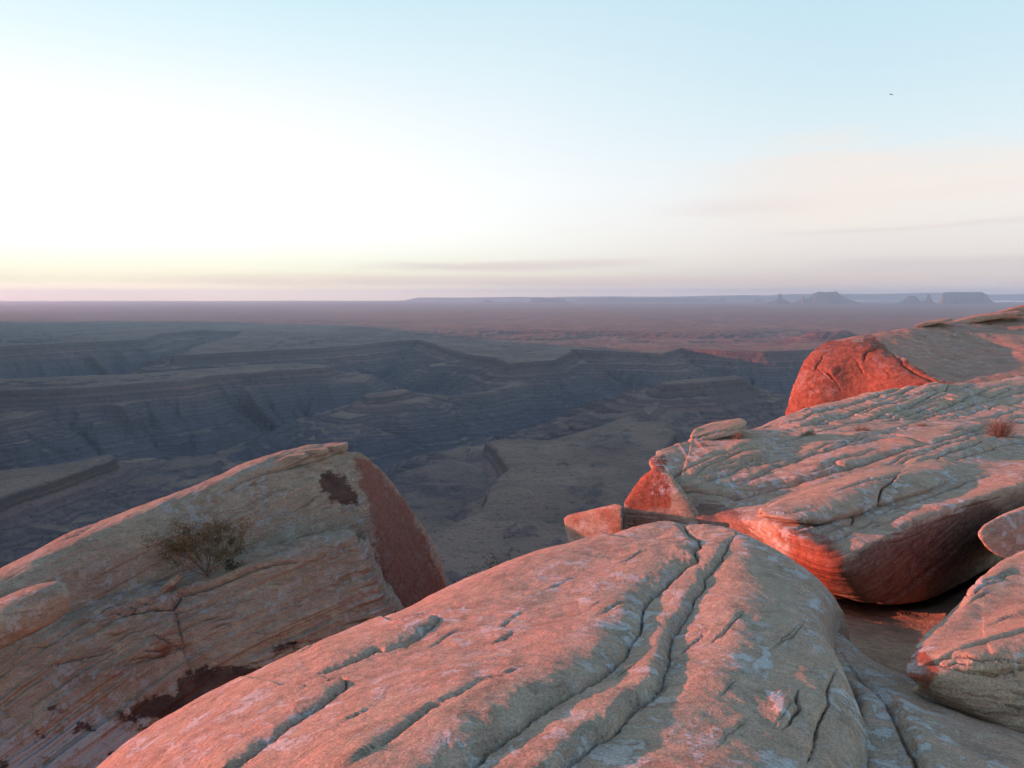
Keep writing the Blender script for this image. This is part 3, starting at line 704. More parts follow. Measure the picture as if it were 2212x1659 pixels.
slab('layered_ledge', [
    [(-150, 1435, 7.75), (0, 1392, 8.55), (200, 1342, 9.3), (400, 1275, 10.1), (600, 1203, 10.5), (730, 1170, 10.7), (788, 1188, 10.55)],
    [(-150, 1490, 7.5), (0, 1450, 8.25), (200, 1405, 8.95), (400, 1345, 9.7), (600, 1280, 10.2), (735, 1250, 10.4), (818, 1270, 10.35)],
    [(-150, 1565, 7.3), (0, 1530, 8.0), (200, 1485, 8.65), (400, 1430, 9.4), (610, 1370, 9.95), (755, 1345, 10.15), (868, 1352, 10.25)],
    [(-150, 1650, 7.05), (0, 1635, 7.7), (200, 1600, 8.3), (410, 1555, 9.05), (620, 1490, 9.65), (780, 1460, 9.95), (905, 1460, 10.1)],
    [(-150, 1800, 6.7), (0, 1800, 7.3), (200, 1780, 7.8), (420, 1740, 8.6), (640, 1680, 9.3), (800, 1640, 9.9), (940, 1620, 10.4)]],
    M_LEFT, 600, 400, back=[(0, .45, -.03), (0, .5, -.7)], front=[(0, .1, -.8)], right=[(.02, .7, -.1), (-.3, .9, -.4)], amp=.9, lam=1.5, jag=.7, seed=47, base=-8.6,
    ledges=[dict(line=line([(200, 1358), (277, 1329), (371, 1318), (393, 1289), (480, 1262), (567, 1226), (640, 1215)], [0, .09, .12, .1, .1, .1, 0.03]), inside=(420, 1262), w=7, fade=55, trench=.11, tw=3.4),
            dict(line=line([(376, 1318), (382, 1345), (390, 1375), (398, 1405)], [.04, .1, .1, .03]), inside=(330, 1370), w=10, fade=60, trench=.05, tw=3),
            dict(line=line([(700, 1178), (735, 1182), (760, 1190)], [0, .03, .03]), inside=(740, 1172), w=5, fade=20, trench=.03, tw=2.5),
            dict(line=line([(560, 1400), (640, 1390), (700, 1382), (770, 1385), (830, 1400)], [0, .04, .03, .05, 0]), inside=(700, 1360), w=9, fade=60, trench=.05, tw=3),
            dict(line=line([(290, 1395), (330, 1375), (395, 1400), (300, 1430), (180, 1460)], [0, .05, .05, .05, 0]), inside=(330, 1340), w=14, fade=70, trench=.03, tw=4)]+plates(22, (20, 1330, 760, 1480), (50, 190), -.3, (.015, .045), 18, w=2.5, fade=60, tr=.04),
    regions=[('varnish', [(393, 1468), (438, 1436), (558, 1432), (600, 1452), (570, 1490), (527, 1508), (450, 1560), (371, 1552), (277, 1543), (268, 1530), (313, 1503), (380, 1499)], 11, .92),
             ('varnish', [(45, 1535), (130, 1525), (150, 1540), (120, 1556), (60, 1552)], 9, .62), ('varnish', [(155, 1568), (195, 1560), (210, 1585), (165, 1592)], 8, .8),
             ('varnish', [(232, 1628), (265, 1622), (268, 1640), (236, 1642)], 7, .75), ('varnish', [(-20, 1630), (25, 1620), (25, 1670), (-20, 1680)], 12, .7),
             ('varnish', [(580, 1392), (650, 1380), (655, 1400), (600, 1412)], 9, .8), ('varnish', [(300, 1575), (350, 1565), (370, 1590), (310, 1600)], 10, .8), ('varnish', [(60, 1590), (110, 1580), (120, 1600), (70, 1612)], 8, .75), ('varnish', [(460, 1480), (700, 1420), (720, 1450), (560, 1510), (440, 1560)], 14, .7), ('varnish', [(250, 1532), (310, 1545), (300, 1570), (250, 1560)], 8, .7),
             ('lichen', [(-20, 1585), (200, 1530), (300, 1560), (420, 1570), (440, 1600), (300, 1680), (-20, 1690)], 40, .78), ('lichen', [(500, 1430), (560, 1395), (620, 1420), (580, 1450)], 14, .6),
             ('red', [(300, 1420), (330, 1390), (400, 1400), (390, 1420), (240, 1480), (60, 1500), (40, 1470)], 22, .5), ('stain', [(500, 1350), (640, 1330), (760, 1300), (640, 1390), (480, 1400)], 25, .45)],
    label='layered sandstone ledge at lower left with black varnish patches and grey lichen', cat='rock')
def boulder_pts(px, py, d, rx, ry, rz, tilt=0., yaw=0., n=220, seed=0, p=2.6):
    rs = np.random.RandomState(seed); v = rs.normal(size=(n, 3)); v /= np.linalg.norm(v, axis=1)[:, None]
    v = np.sign(v)*np.abs(v)**(2/p)
    v = v*np.array([rx, ry, rz])
    c, s = math.cos(tilt), math.sin(tilt); v = np.stack([v[:, 0]*c-v[:, 2]*s, v[:, 1], v[:, 0]*s+v[:, 2]*c], 1)
    c, s = math.cos(yaw), math.sin(yaw); v = np.stack([v[:, 0]*c-v[:, 1]*s, v[:, 0]*s+v[:, 1]*c, v[:, 2]], 1)
    return v+bp(px, py, d)
hull_rock('boulder', boulder_pts(22, 1336, 8.2, .70, .34, .26, tilt=R(20), yaw=R(20), seed=2), M_LEFT, .022, .7, seed=5, lam=.25, smooth=10,
          regions=[('red', [(0, 1340), (140, 1330), (120, 1400), (-20, 1420)], 30, .5)],
          label='smooth rounded boulder lying at the left edge in front of the fin', cat='boulder')
hull_rock('stone', boulder_pts(371, 1259, 9.95, .19, .10, .055, tilt=R(38), yaw=R(0), seed=4, p=4), M_LEFT, .010, .15, seed=6, lam=.15, smooth=3,
          label='small loose stone resting on the layered ledge under the shrub', cat='stone')
# thin plates along the crest of the fin
for q, (o, dd, th, lab) in enumerate([
    ([(466, 1070), (480, 1052), (528, 1033), (545, 1026), (550, 1034), (500, 1062), (470, 1078)], 11.75, .35, 'lowest thin flake on the left shoulder of the fin crest'),
    ([(535, 1036), (545, 1018), (590, 998), (620, 985), (660, 980), (668, 988), (600, 1016), (556, 1034)], 12.0, .5, 'long overlapping flake below the crest plates of the fin'),
    ([(605, 1000), (625, 978), (668, 972), (706, 968), (712, 978), (660, 994), (618, 1010)], 12.3, .5, 'middle flake stacked on the fin crest under the top plate'),
    ([(668, 984), (676, 970), (700, 965), (742, 961), (747, 962), (747, 976), (720, 980), (680, 990)], 12.55, .6, 'topmost thin plate on the fin crest with upturned end')]):
    hull_rock('rock_flake', prism(o, dd, dd+th, .95, (.08, .06)), M_LEFT, .018, .25, seed=60+q, lam=.35, smooth=2, label=lab, cat='rock flake')

# --- right outcrop
slab('sandstone_outcrop', [
    [(1425, 985, 12.7), (1510, 962, 13.6), (1650, 945, 14.7), (1840, 931, 15.4), (2010, 921, 15.9), (2212, 913, 16.3), (2420, 903, 16.8)],
    [(1412, 1003, 12.1), (1500, 1000, 12.5), (1650, 985, 13.0), (1840, 965, 13.6), (2010, 945, 14.3), (2212, 940, 14.8), (2420, 925, 15.4)],
    [(1432, 1035, 11.5), (1492, 1050, 11.3), (1605, 1060, 11.2), (1832, 1006, 11.9), (2060, 958, 13.2), (2212, 965, 13.5), (2420, 950, 14.3)],
    [(1470, 1080, 11.1), (1530, 1095, 10.9), (1650, 1090, 10.6), (1840, 1040, 11.0), (2050, 990, 12.0), (2212, 985, 12.6), (2420, 965, 13.4)],
    [(1500, 1115, 10.7), (1565, 1130, 10.3), (1662, 1120, 9.1), (1840, 1105, 9.3), (2020, 1055, 10.2), (2212, 1010, 11.2), (2420, 985, 12.2)],
    [(1530, 1150, 10.4), (1600, 1165, 9.9), (1685, 1150, 8.6), (1835, 1185, 8.05), (2000, 1115, 8.9), (2212, 1045, 10.0), (2420, 1015, 11.1)],
    [(1560, 1190, 10.2), (1640, 1200, 9.6), (1710, 1210, 8.55), (1838, 1240, 7.95), (2010, 1190, 8.9), (2190, 1105, 10.1), (2420, 1060, 11.3)],
    [(1600, 1230, 10.1), (1680, 1240, 9.5), (1765, 1270, 8.7), (1880, 1303, 8.5), (2010, 1290, 9.3), (2150, 1220, 10.4), (2420, 1150, 11.6)]],
    M_RIGHT, 700, 520, back=[(0, .35, -.05), (0, .3, -.9)], front=[(.05, .5, -.12), (.1, .9, -.5)], left=[(.08, .5, -.15), (.1, .6, -1.2)], right=[(2, .3, .05), (2, .3, -.2), (1, .3, -1.2)], amp=.5, lam=.5, jag=.4, seed=83, base=-8.6,
    ledges=[dict(line=line([(1448, 1050), (1462, 1064), (1490, 1060), (1540, 1066), (1592, 1076), (1620, 1069), (1720, 1045), (1832, 1014), (1960, 978), (2071, 949), (2150, 935)], [.04, .1, .12, .12, .13, .13, .11, .1, .08, .06, .0]), inside=(1650, 1000), w=11, fade=120, trench=.07, tw=3.2),
            dict(line=line([(1493, 1045), (1520, 1025), (1560, 1010), (1640, 985), (1720, 966)], [0, .06, .06, .05, 0]), inside=(1560, 985), w=7, fade=40, trench=.03, tw=2.5),
            dict(line=line([(1720, 1000), (1800, 985), (1880, 965), (1980, 945)], [0, .06, .05, 0]), inside=(1800, 965), w=7, fade=40, trench=.04, tw=2.5),
            dict(line=line([(1790, 950), (1860, 942), (1930, 948), (1990, 965), (2060, 962)], [0, .05, .06, .06, 0]), inside=(1930, 975), w=7, fade=50, trench=.03, tw=2.2),
            dict(line=line([(1765, 1146), (1800, 1142), (1838, 1130), (1842, 1120), (1830, 1112)], [.03, .05, .06, .05, .02]), inside=(1780, 1130), w=6, fade=40, trench=.05, tw=2.5),
            dict(line=line([(1860, 1128), (1940, 1094), (2010, 1070), (2090, 1040), (2160, 1022)], [0, .06, .06, .05, 0]), inside=(1950, 1075), w=7, fade=40, trench=.05, tw=2.6),
            dict(line=line([(2000, 1012), (2090, 985), (2160, 962), (2240, 950)], [0, .07, .07, .05]), inside=(2100, 960), w=7, fade=50, trench=.05, tw=2.5)]+plates(26, (1430, 945, 2050, 1070), (100, 330), -.27, (.012, .036), 15, w=2.2, fade=75, tr=.035)+plates(10, (1700, 1100, 2150, 1200), (60, 160), -.36, (.01, .03), 16, w=4, fade=25, tr=.03),
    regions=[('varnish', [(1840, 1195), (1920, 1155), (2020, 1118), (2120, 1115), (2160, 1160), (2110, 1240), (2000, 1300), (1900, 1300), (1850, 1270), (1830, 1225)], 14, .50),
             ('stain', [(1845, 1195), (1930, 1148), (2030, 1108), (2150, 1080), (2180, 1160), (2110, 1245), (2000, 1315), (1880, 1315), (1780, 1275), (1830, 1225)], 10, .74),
             ('varnish', [(1690, 1150), (1760, 1180), (1830, 1190), (1825, 1225), (1790, 1230), (1720, 1200)], 14, .40),
             ('red', [(1660, 1128), (1700, 1132), (1790, 1160), (1845, 1200), (1830, 1260), (1800, 1310), (1740, 1270), (1690, 1200)], 16, .62),
             ('stain', [(1430, 1036), (1460, 1065), (1500, 1090), (1545, 1045+35), (1590, 1092), (1615, 1105), (1630, 1140), (1675, 1190), (1600, 1220), (1490, 1140), (1440, 1080)], 12, .75),
             ('varnish', [(1540, 1080), (1590, 1090), (1612, 1105), (1600, 1125), (1555, 1115)], 10, .5),
             ('red', [(1404, 1000), (1430, 985), (1436, 1015), (1425, 1045), (1410, 1030)], 6, .9)],
    label='broad layered sandstone outcrop at right with dark overhanging front', cat='rock')
slab('rock_tongue', [
    [(1660, 1096, 9.4), (1702, 1074, 9.9), (1800, 1041, 10.4), (1900, 1015, 10.9), (2030, 1000, 11.4), (2110, 1008, 11.6), (2180, 1016, 11.9)],
    [(1649, 1103, 9.05), (1706, 1090, 9.2), (1810, 1062, 9.55), (1910, 1036, 10.05), (2040, 1012, 10.9), (2115, 1013, 11.4), (2190, 1019, 11.7)],
    [(1647, 1110, 8.92), (1720, 1118, 8.58), (1800, 1114, 8.8), (1880, 1090, 9.25), (2000, 1055, 9.95), (2080, 1028, 10.8), (2170, 1022, 11.4)],
    [(1658, 1118, 8.96), (1730, 1131, 8.66), (1805, 1127, 8.9), (1885, 1102, 9.35), (2000, 1065, 10.05), (2080, 1036, 10.9), (2170, 1025, 11.5)]],
    M_RIGHT, 460, 200, back=[(0, .3, -.06), (0, .3, -.5)], front=[(.05, .35, .0), (.05, .3, -.3)], left=[(.12, .28, -.02)], amp=.3, lam=.28, jag=.5, seed=97,
    ledges=[dict(line=line([(1935, 1030), (1920, 1045), (1908, 1055), (1902, 1075), (1900, 1095)], .02), inside=(1950, 1060), w=5, fade=30, trench=.09, tw=3),
            dict(line=line([(1645, 1108), (1680, 1110), (1720, 1104), (1760, 1098)], [.02, .03, .02, 0]), inside=(1690, 1095), w=5, fade=30, trench=.04, tw=2.2),
            dict(line=line([(1800, 1062), (1860, 1045), (1920, 1030), (1960, 1015)], [0, .03, .03, 0]), inside=(1860, 1030), w=6, fade=30, trench=.04, tw=2.5)],
    label='pale split rock tongue overhanging the front of the right outcrop', cat='rock')
slab('tilted_slab', [
    [(1600, 942, 16.0), (1702, 901, 17.5), (1800, 878, 19.0), (1893, 857, 20.3), (2030, 842, 22.3), (2110, 836, 23.5), (2230, 818, 25.5), (2420, 800, 28)],
    [(1590, 947, 15.5), (1700, 915, 16.5), (1800, 896, 17.5), (1893, 880, 18.5), (2030, 868, 19.6), (2110, 862, 20.3), (2230, 850, 21.5), (2420, 835, 23)],
    [(1575, 953, 15.0), (1700, 930, 15.6), (1800, 918, 16.2), (1900, 907, 16.8), (2030, 897, 17.5), (2110, 892, 18.0), (2230, 882, 18.6), (2420, 870, 19.5)],
    [(1560, 962, 14.3), (1700, 946, 14.8), (1800, 940, 15.1), (1900, 932, 15.4), (2030, 926, 15.9), (2110, 922, 16.1), (2230, 918, 16.4), (2420, 905, 17)]],
    M_RIGHT, 620, 260, back=[(0, .8, -.5), (0, .8, -1.5)], front=[(0, -.1, -.3)], left=[(-.4, .1, -.2), (-.2, .1, -1)], right=[(3, .5, .1), (3, .5, -.3), (1, .3, -1.2)], amp=.45, lam=.9, jag=.3, seed=101, base=-8.6,
    ledges=[dict(line=line([(1690, 940), (1760, 915), (1850, 895), (1930, 875)], [0, .08, .08, 0]), inside=(1800, 885), w=6, fade=40, trench=.08, tw=2.2),
            dict(line=line([(1950, 888), (2000, 872), (2040, 855), (2045, 845)], [.05, .12, .14, .05]), inside=(1980, 860), w=6, fade=50, trench=.1, tw=2.4),
            dict(line=line([(1960, 915), (2060, 890), (2150, 862), (2230, 845)], [0, .1, .1, .1]), inside=(2100, 860), w=7, fade=40, trench=.06, tw=2.4)]+plates(24, (1590, 850, 2080, 950), (120, 420), -.23, (.025, .06), 17, w=2.2, fade=60, tr=.06, tw=2.2),
    label='tilted grooved sandstone slab behind the row of dry tufts at right', cat='rock')
hull_rock('loose_slab', prism([(1493, 940), (1500, 928, .1), (1540, 914, .25), (1600, 905, .35), (1612, 912, .2), (1613, 928, 0), (1580, 941, -.1), (1530, 955, -.1), (1497, 961, -.05)], 13.7, 14.4, .9), M_RIGHT, .022, .25, seed=8, lam=.75, smooth=2,
          ledges=[dict(line=line([(1500, 948), (1540, 934), (1612, 918)], .01), inside=(1550, 915), w=4, fade=20, trench=.05, tw=2)],
          label='loose pale block perched on the left shoulder of the right outcrop', cat='rock')
hull_rock('sandstone_block', prism([(1217, 1122, .5), (1226, 1112, .55), (1330, 1087, .15), (1346, 1091, 0), (1347, 1230, -.1), (1260, 1250, .2), (1240, 1210, .35), (1226, 1165, .45)], 10.4, 11.6, .9), M_RIGHT, .024, .6, seed=9, lam=.3, smooth=3,
          regions=[('red', [(1215, 1085), (1350, 1080), (1350, 1250), (1215, 1250)], 10, .42)],
          label='small squarish orange block standing apart at the left foot of the outcrop', cat='rock')
hull_rock('red_boulder', np.concatenate([prism([(1347, 1160, .4), (1349, 1085, .45), (1365, 1058, .5), (1386, 1030, .5), (1412, 1010, .4), (1448, 1022, .25), (1478, 1066, .1), (1510, 1108, 0), (1535, 1165, -.2), (1515, 1230, -.3), (1350, 1230, .2)], 10.7, 12.2, .9)]), M_RIGHT, .026, .6, seed=10, lam=.3, smooth=4,
          regions=[('red', [(1345, 1090), (1360, 1050), (1420, 1005), (1445, 1060), (1440, 1090), (1360, 1100)], 8, .9), ('stain', [(1345, 1100), (1440, 1090), (1520, 1160), (1500, 1240), (1345, 1240)], 12, .62),
                   ('varnish', [(1350, 1095), (1400, 1092), (1385, 1150), (1352, 1160)], 12, .42)],
          label='dark red boulder wedged against the left end of the right outcrop', cat='boulder')
# --- far red dome
slab('sandstone_dome', [
    [(1788, 738, 42.3), (1822, 731, 42.6), (1870, 726, 43.5), (1990, 704, 46), (2100, 686, 49), (2230, 662, 53), (2420, 640, 58)],
    [(1752, 763, 41.0), (1800, 752, 40.4), (1866, 744, 40.0), (1945, 776, 38.2), (2050, 790, 38.5), (2230, 740, 42.5), (2420, 700, 48)],
    [(1730, 798, 40.5), (1785, 790, 39.4), (1862, 780, 38.7), (1950, 800, 37.2), (2060, 822, 36.2), (2230, 790, 37.5), (2420, 760, 41)],
    [(1713, 845, 40.2), (1772, 840, 38.9), (1858, 832, 38.1), (1952, 835, 36.6), (2062, 840, 35.4), (2230, 820, 35.8), (2420, 800, 37)],
    [(1700, 905, 40.2), (1764, 905, 38.7), (1850, 905, 37.8), (1955, 900, 36.2), (2065, 890, 34.8), (2230, 870, 34.8), (2420, 850, 35)]],
    M_DOME, 420, 300, ledges=[dict(line=line([(1900, 748), (1885, 758), (1872, 762), (1866, 775), (1868, 786)], [0, .12, .15, .12, 0]), inside=(1850, 755), w=5, fade=16, trench=.12, tw=2.5), dict(line=line([(1790, 760), (1770, 785), (1762, 812)], [0, .12, 0]), inside=(1750, 790), w=5, fade=16, trench=.1, tw=2.5), dict(line=line([(1925, 765), (1950, 790), (1990, 815), (2040, 835)], [0, .15, .15, 0]), inside=(1990, 795), w=5, fade=22, trench=.1, tw=2.5)]+plates(16, (1730, 770, 1960, 880), (15, 50), 1.2, (.05, .12), 33, w=4, fade=14, tr=.06, tw=2.2), back=[(.1, 3, -1), (0, 4, -4)], front=[(0, 0, -4)], left=[(.3, 1.0, -.05), (.8, 3, -.2), (1.4, 5, -.6)], amp=1.5, lam=.25, size=3.0, seed=111, base=-14,
    regions=[('red', [(1690, 960), (1705, 860), (1735, 775), (1780, 738), (1865, 735), (1925, 760), (1980, 805), (2075, 835), (2090, 850), (2000, 900), (1850, 960)], 7, 1.0),
             ('stain', [(1840, 735), (1885, 735), (1890, 760), (1850, 760)], 8, .5), ('stain', [(1745, 790), (1765, 760), (1780, 760), (1765, 800)], 7, .5), ('stain', [(1990, 820), (2050, 838), (2040, 850), (1980, 845)], 8, .55), ('stain', [(1808, 785), (1832, 785), (1828, 890), (1800, 890)], 7, .42), ('stain', [(1895, 770), (1925, 790), (1920, 870), (1888, 870)], 8, .42)],
    label='big rounded sandstone dome at upper right with glowing red left wall', cat='rock')
for q, (o, dd, th, lab) in enumerate([
    ([(1970, 705), (2000, 696), (2050, 690), (2060, 693), (2010, 703), (1985, 708)], 45.5, 1.6, 'thin loose plate lying on the crest of the red dome'),
    ([(2050, 698), (2110, 683), (2200, 674), (2215, 680), (2120, 694), (2065, 704)], 47.5, 1.8, 'long grey plate on the dome crest right of the thin one'),
    ([(2150, 690-14), (2180, 668), (2230, 655), (2300, 650), (2300, 668), (2215, 676), (2160, 680)], 50, 2.2, 'pink lit slab at the right edge on top of the dome')]):
    hull_rock('crest_plate', prism(o, dd, dd+th, .95, (.2, .15)), M_DOME, .07, .5, size=2.0, seed=140+q, lam=.4, smooth=2, label=lab, cat='rock')
slab('bedrock_ridge', [
    [(2040, 846, 27), (2095, 832, 28), (2150, 822, 29), (2240, 808, 31), (2400, 790, 34)],
    [(2050, 852, 25.5), (2100, 845, 26), (2150, 838, 27), (2240, 828, 28.5), (2400, 815, 31)],
    [(2055, 870, 24.5), (2105, 865, 25), (2150, 860, 25.5), (2240, 850, 27), (2400, 840, 29)]],
    M_RIGHT, 200, 90, back=[(0, .8, -.4)], front=[(0, -.1, -1)], left=[(-.4, .3, -.4)], amp=1.0, lam=1.2, size=1.4, seed=121, base=-8.6,
    label='low pinkish rock ridge between the grooved slab and the red dome', cat='rock')
# --- rocks at the right edge
slab('leaning_boulder', [
    [(1990, 1386, 4.284), (2025, 1352, 4.536), (2066, 1315, 4.830), (2122, 1255, 5.376), (2212, 1193, 6.048), (2420, 1090, 7.056)],
    [(1971, 1416, 4.015), (2010, 1394, 4.074), (2078, 1366, 4.284), (2140, 1330, 4.620), (2235, 1280, 5.040), (2430, 1200, 5.712)],
    [(1962, 1440, 3.864), (2006, 1430, 3.814), (2085, 1400, 3.906), (2155, 1378, 3.990), (2250, 1348, 4.116), (2440, 1300, 4.368)],
    [(1962, 1449, 3.854), (2006, 1439, 3.804), (2085, 1409, 3.896), (2155, 1387, 3.980), (2250, 1357, 4.106), (2440, 1309, 4.358)],
    [(1964, 1460, 3.847), (2014, 1460, 3.738), (2090, 1450, 3.738), (2165, 1440, 3.780), (2265, 1420, 3.822), (2450, 1380, 4.032)],
    [(1984, 1484, 3.914), (2030, 1500, 3.780), (2100, 1532, 3.738), (2180, 1575, 3.696), (2280, 1620, 3.654), (2450, 1700, 3.612)]],
    M_RIGHT, 380, 280, back=[(.05, .4, -.2), (.1, .4, -1.2)], front=[(.05, .3, -.3), (0, .3, -.8)], left=[(.04, .1, -.02), (.10, .36, -.12), (.3, .5, -.3)], right=[(.5, .1, -.05), (.5, .2, -.35), (.3, .3, -1.2)], amp=.4, lam=.25, jag=.6, seed=131, base=-8.6,
    ledges=[dict(line=line([(2030, 1440), (2100, 1455), (2150, 1462), (2160, 1452), (2212, 1447), (2300, 1440)], [0, .03, .05, .06, .05, .04]), inside=(2120, 1430), w=9, fade=60, trench=.04, tw=3)]+plates(12, (2000, 1420, 2200, 1540), (60, 200), .12, (.008, .02), 41, w=4, fade=25, tr=.02)+plates(8, (2020, 1250, 2200, 1380), (40, 140), -.35, (.006, .015), 42, w=4, fade=25, tr=.015),
    regions=[('red', [(1950, 1440), (1985, 1400), (2010, 1425), (2015, 1470), (2010, 1490), (1970, 1470)], 9, .8), ('stain', [(2080, 1480), (2230, 1520), (2300, 1620), (2150, 1570)], 22, .5)],
    label='big leaning boulder at right edge with pink top and grey shaded front', cat='boulder')
hull_rock('boulder', np.concatenate([prism([(2108, 1150, .15), (2125, 1135, .2), (2165, 1113, .3), (2212, 1098, .5), (2400, 1060, 1.2), (2400, 1230, .4), (2212, 1220, .0), (2180, 1213, -.05), (2142, 1196, 0), (2118, 1170, .05)], 8.1, 9.6, .85)]), M_RIGHT, .024, .5, seed=13, lam=.45, smooth=4,
          label='smaller pink boulder poking in at right edge above the leaning boulder', cat='boulder')
hull_rock('boulder', np.concatenate([prism([(2118, 1262, .0), (2138, 1240, .15), (2175, 1228, .2), (2212, 1222, .3), (2400, 1200, .8), (2400, 1300, .4), (2212, 1300, 0), (2140, 1290, 0)], 7.5, 8.4, .9)]), M_RIGHT, .024, .5, seed=14, lam=.4, smooth=4,
          regions=[('red', [(2100, 1200), (2400, 1180), (2400, 1320), (2100, 1320)], 5, .7)],
          label='narrow red lit rock just behind the top of the leaning boulder', cat='boulder')
slab('smooth_slope', [
    [(1730, 1330, 5.2), (1790, 1374, 4.9), (1860, 1437, 4.45), (1960, 1485, 4.1), (2080, 1540, 3.75), (2212, 1600, 3.4), (2420, 1690, 3.05)],
    [(1750, 1400, 4.5), (1805, 1440, 4.25), (1880, 1500, 3.85), (1970, 1545, 3.6), (2085, 1600, 3.3), (2212, 1660, 3.0), (2420, 1760, 2.65)],
    [(1770, 1520, 3.75), (1825, 1560, 3.55), (1900, 1610, 3.25), (1985, 1650, 3.0), (2090, 1700, 2.75), (2212, 1760, 2.5), (2420, 1860, 2.3)],
    [(1790, 1760, 2.8), (1850, 1790, 2.65), (1920, 1830, 2.45), (2010, 1860, 2.3), (2100, 1900, 2.2), (2212, 1950, 2.1), (2420, 2000, 2.0)]],
    M_SLAB, 380, 300, back=[(.15, .3, -.25), (.2, .3, -1)], front=[(0, -.2, -.6)], right=[(.6, -.1, -.15), (.8, 0, -.5), (.4, 0, -1.2)], amp=1.1, lam=.3, seed=151, base=-8.6,
    ledges=[dict(line=line([(1840, 1440), (1905, 1510), (1950, 1580), (1990, 1659), (2020, 1740)], [.02, .07, .08, .08, .05]), inside=(2050, 1600), w=22, fade=60, trench=.05, tw=10),
            dict(line=line([(1800, 1430), (1850, 1520), (1850, 1600), (1870, 1680)], [.02, .05, .05, .05]), inside=(1900, 1560), w=18, fade=40, trench=.04, tw=8)],
    regions=[('stain', [(1850, 1450), (1900, 1470), (1960, 1530), (2040, 1560), (1960, 1570), (1900, 1510)], 18, .5), ('varnish', [(1828, 1500), (1850, 1520), (1850, 1600), (1872, 1650), (1850, 1700), (1830, 1600)], 14, .55)],
    label='smooth grey rock slope at bottom right with dark stained furrows', cat='rock')
slab('rock_hollow', [
    [(1700, 1262, 9.6), (1850, 1290, 9.9), (1980, 1285, 10.6), (2100, 1225, 11.6), (2300, 1150, 12.5)],
    [(1700, 1300, 8.4), (1850, 1335, 8.3), (1980, 1335, 8.6), (2100, 1290, 9.3), (2300, 1230, 10)],
    [(1710, 1360, 7.0), (1850, 1395, 6.8), (1970, 1405, 6.8), (2090, 1380, 7.1), (2300, 1330, 7.6)],
    [(1730, 1460, 5.6), (1850, 1490, 5.4), (1960, 1510, 5.3), (2090, 1500, 5.3), (2300, 1480, 5.5)],
    [(1740, 1600, 4.7), (1850, 1620, 4.6), (1960, 1640, 4.5), (2090, 1640, 4.5), (2300, 1620, 4.6)]],
    M_HOLLOW, 260, 220, back=[(0, .6, .1)], amp=1.6, lam=.35, seed=161, base=-8.6,
    label='brown scooped rock hollow in shade beneath the overhang', cat='rock')

for q, (x, y, d, r) in enumerate([(1838, 938, 14.6, .09), (1885, 933, 14.9, .12), (1915, 931, 15.0, .07), (1948, 929, 15.1, .10), (1700, 948, 14.1, .08)]):
    o = hull_rock('stone', boulder_pts(x, y, d, r, r*.8, r*.42, tilt=R(12), yaw=R(40*q), seed=70+q, p=3.4), M_RIGHT, .014, .2, seed=70+q, lam=.2, smooth=2)
    tag(o, 'small loose stone lying in the crevice between the outcrop and the grooved slab', 'stone', 'loose stones in the crevice')
# ------------------------------------------------------------------ the plateau the rocks stand on
def build_plateau():
    rim = np.array([(-80, -80), (-80, 2), (-14, 7), (-8, 10.5), (-4.5, 12.9), (-2.0, 12.8), (.5, 11.6), (2.2, 11.9), (4.2, 15.0), (6.5, 19), (9.5, 26), (13.5, 36), (17, 41.5), (21, 50), (40, 84), (90, 160), (400, 380), (900, 380), (900, -80)], float)
    seg = []
    for a, b in zip(rim, np.roll(rim, -1, 0)):
        n = max(2, int(np.linalg.norm(b-a)/1.2)) if np.linalg.norm(b-a) < 80 else 30
        for t in np.linspace(0, 1, n, endpoint=False): seg.append(a+(b-a)*t)
    seg = np.array(seg); k = len(seg); cen = np.array([14., 8.])
    V = []; f = []
    prof = [(0, -7.6), (.02, -7.8), (.2, -8.2), (.3, -10), (.5, -16), (.55, -40), (1.4, -90), (5, -175), (60, -290)]
    rings = [(cen+(seg-cen)*.0, -7.6), (cen+(seg-cen)*.5, -7.7)]
    for out, z in prof:
        d = seg-cen; L = np.linalg.norm(d, axis=1)[:, None]
        w = 1+.9*fbm(seg[:, 0]/6, seg[:, 1]/6, np.full(k, z/7.), 3, 171)[:, None]
        rings.append((seg+d/L*(out*w*2.0), z))
    for p, z in rings:
        zz = z+.35*fbm(p[:, 0]/2, p[:, 1]/2, p[:, 0]*0, 3, 173)
        V.append(np.stack([p[:, 0], p[:, 1], zz], -1))
    V = np.concatenate(V)
    for q in range(len(rings)-1):
        a = np.arange(k)+q*k; b = np.roll(a, -1)
        f.append(np.stack([a, b, b+k, a+k], -1))
    f = np.concatenate(f)
    o = mesh_obj('plateau_ground', V, f[:, ::-1], mat=M_HOLLOW); tag(o, kind='structure')
build_plateau()

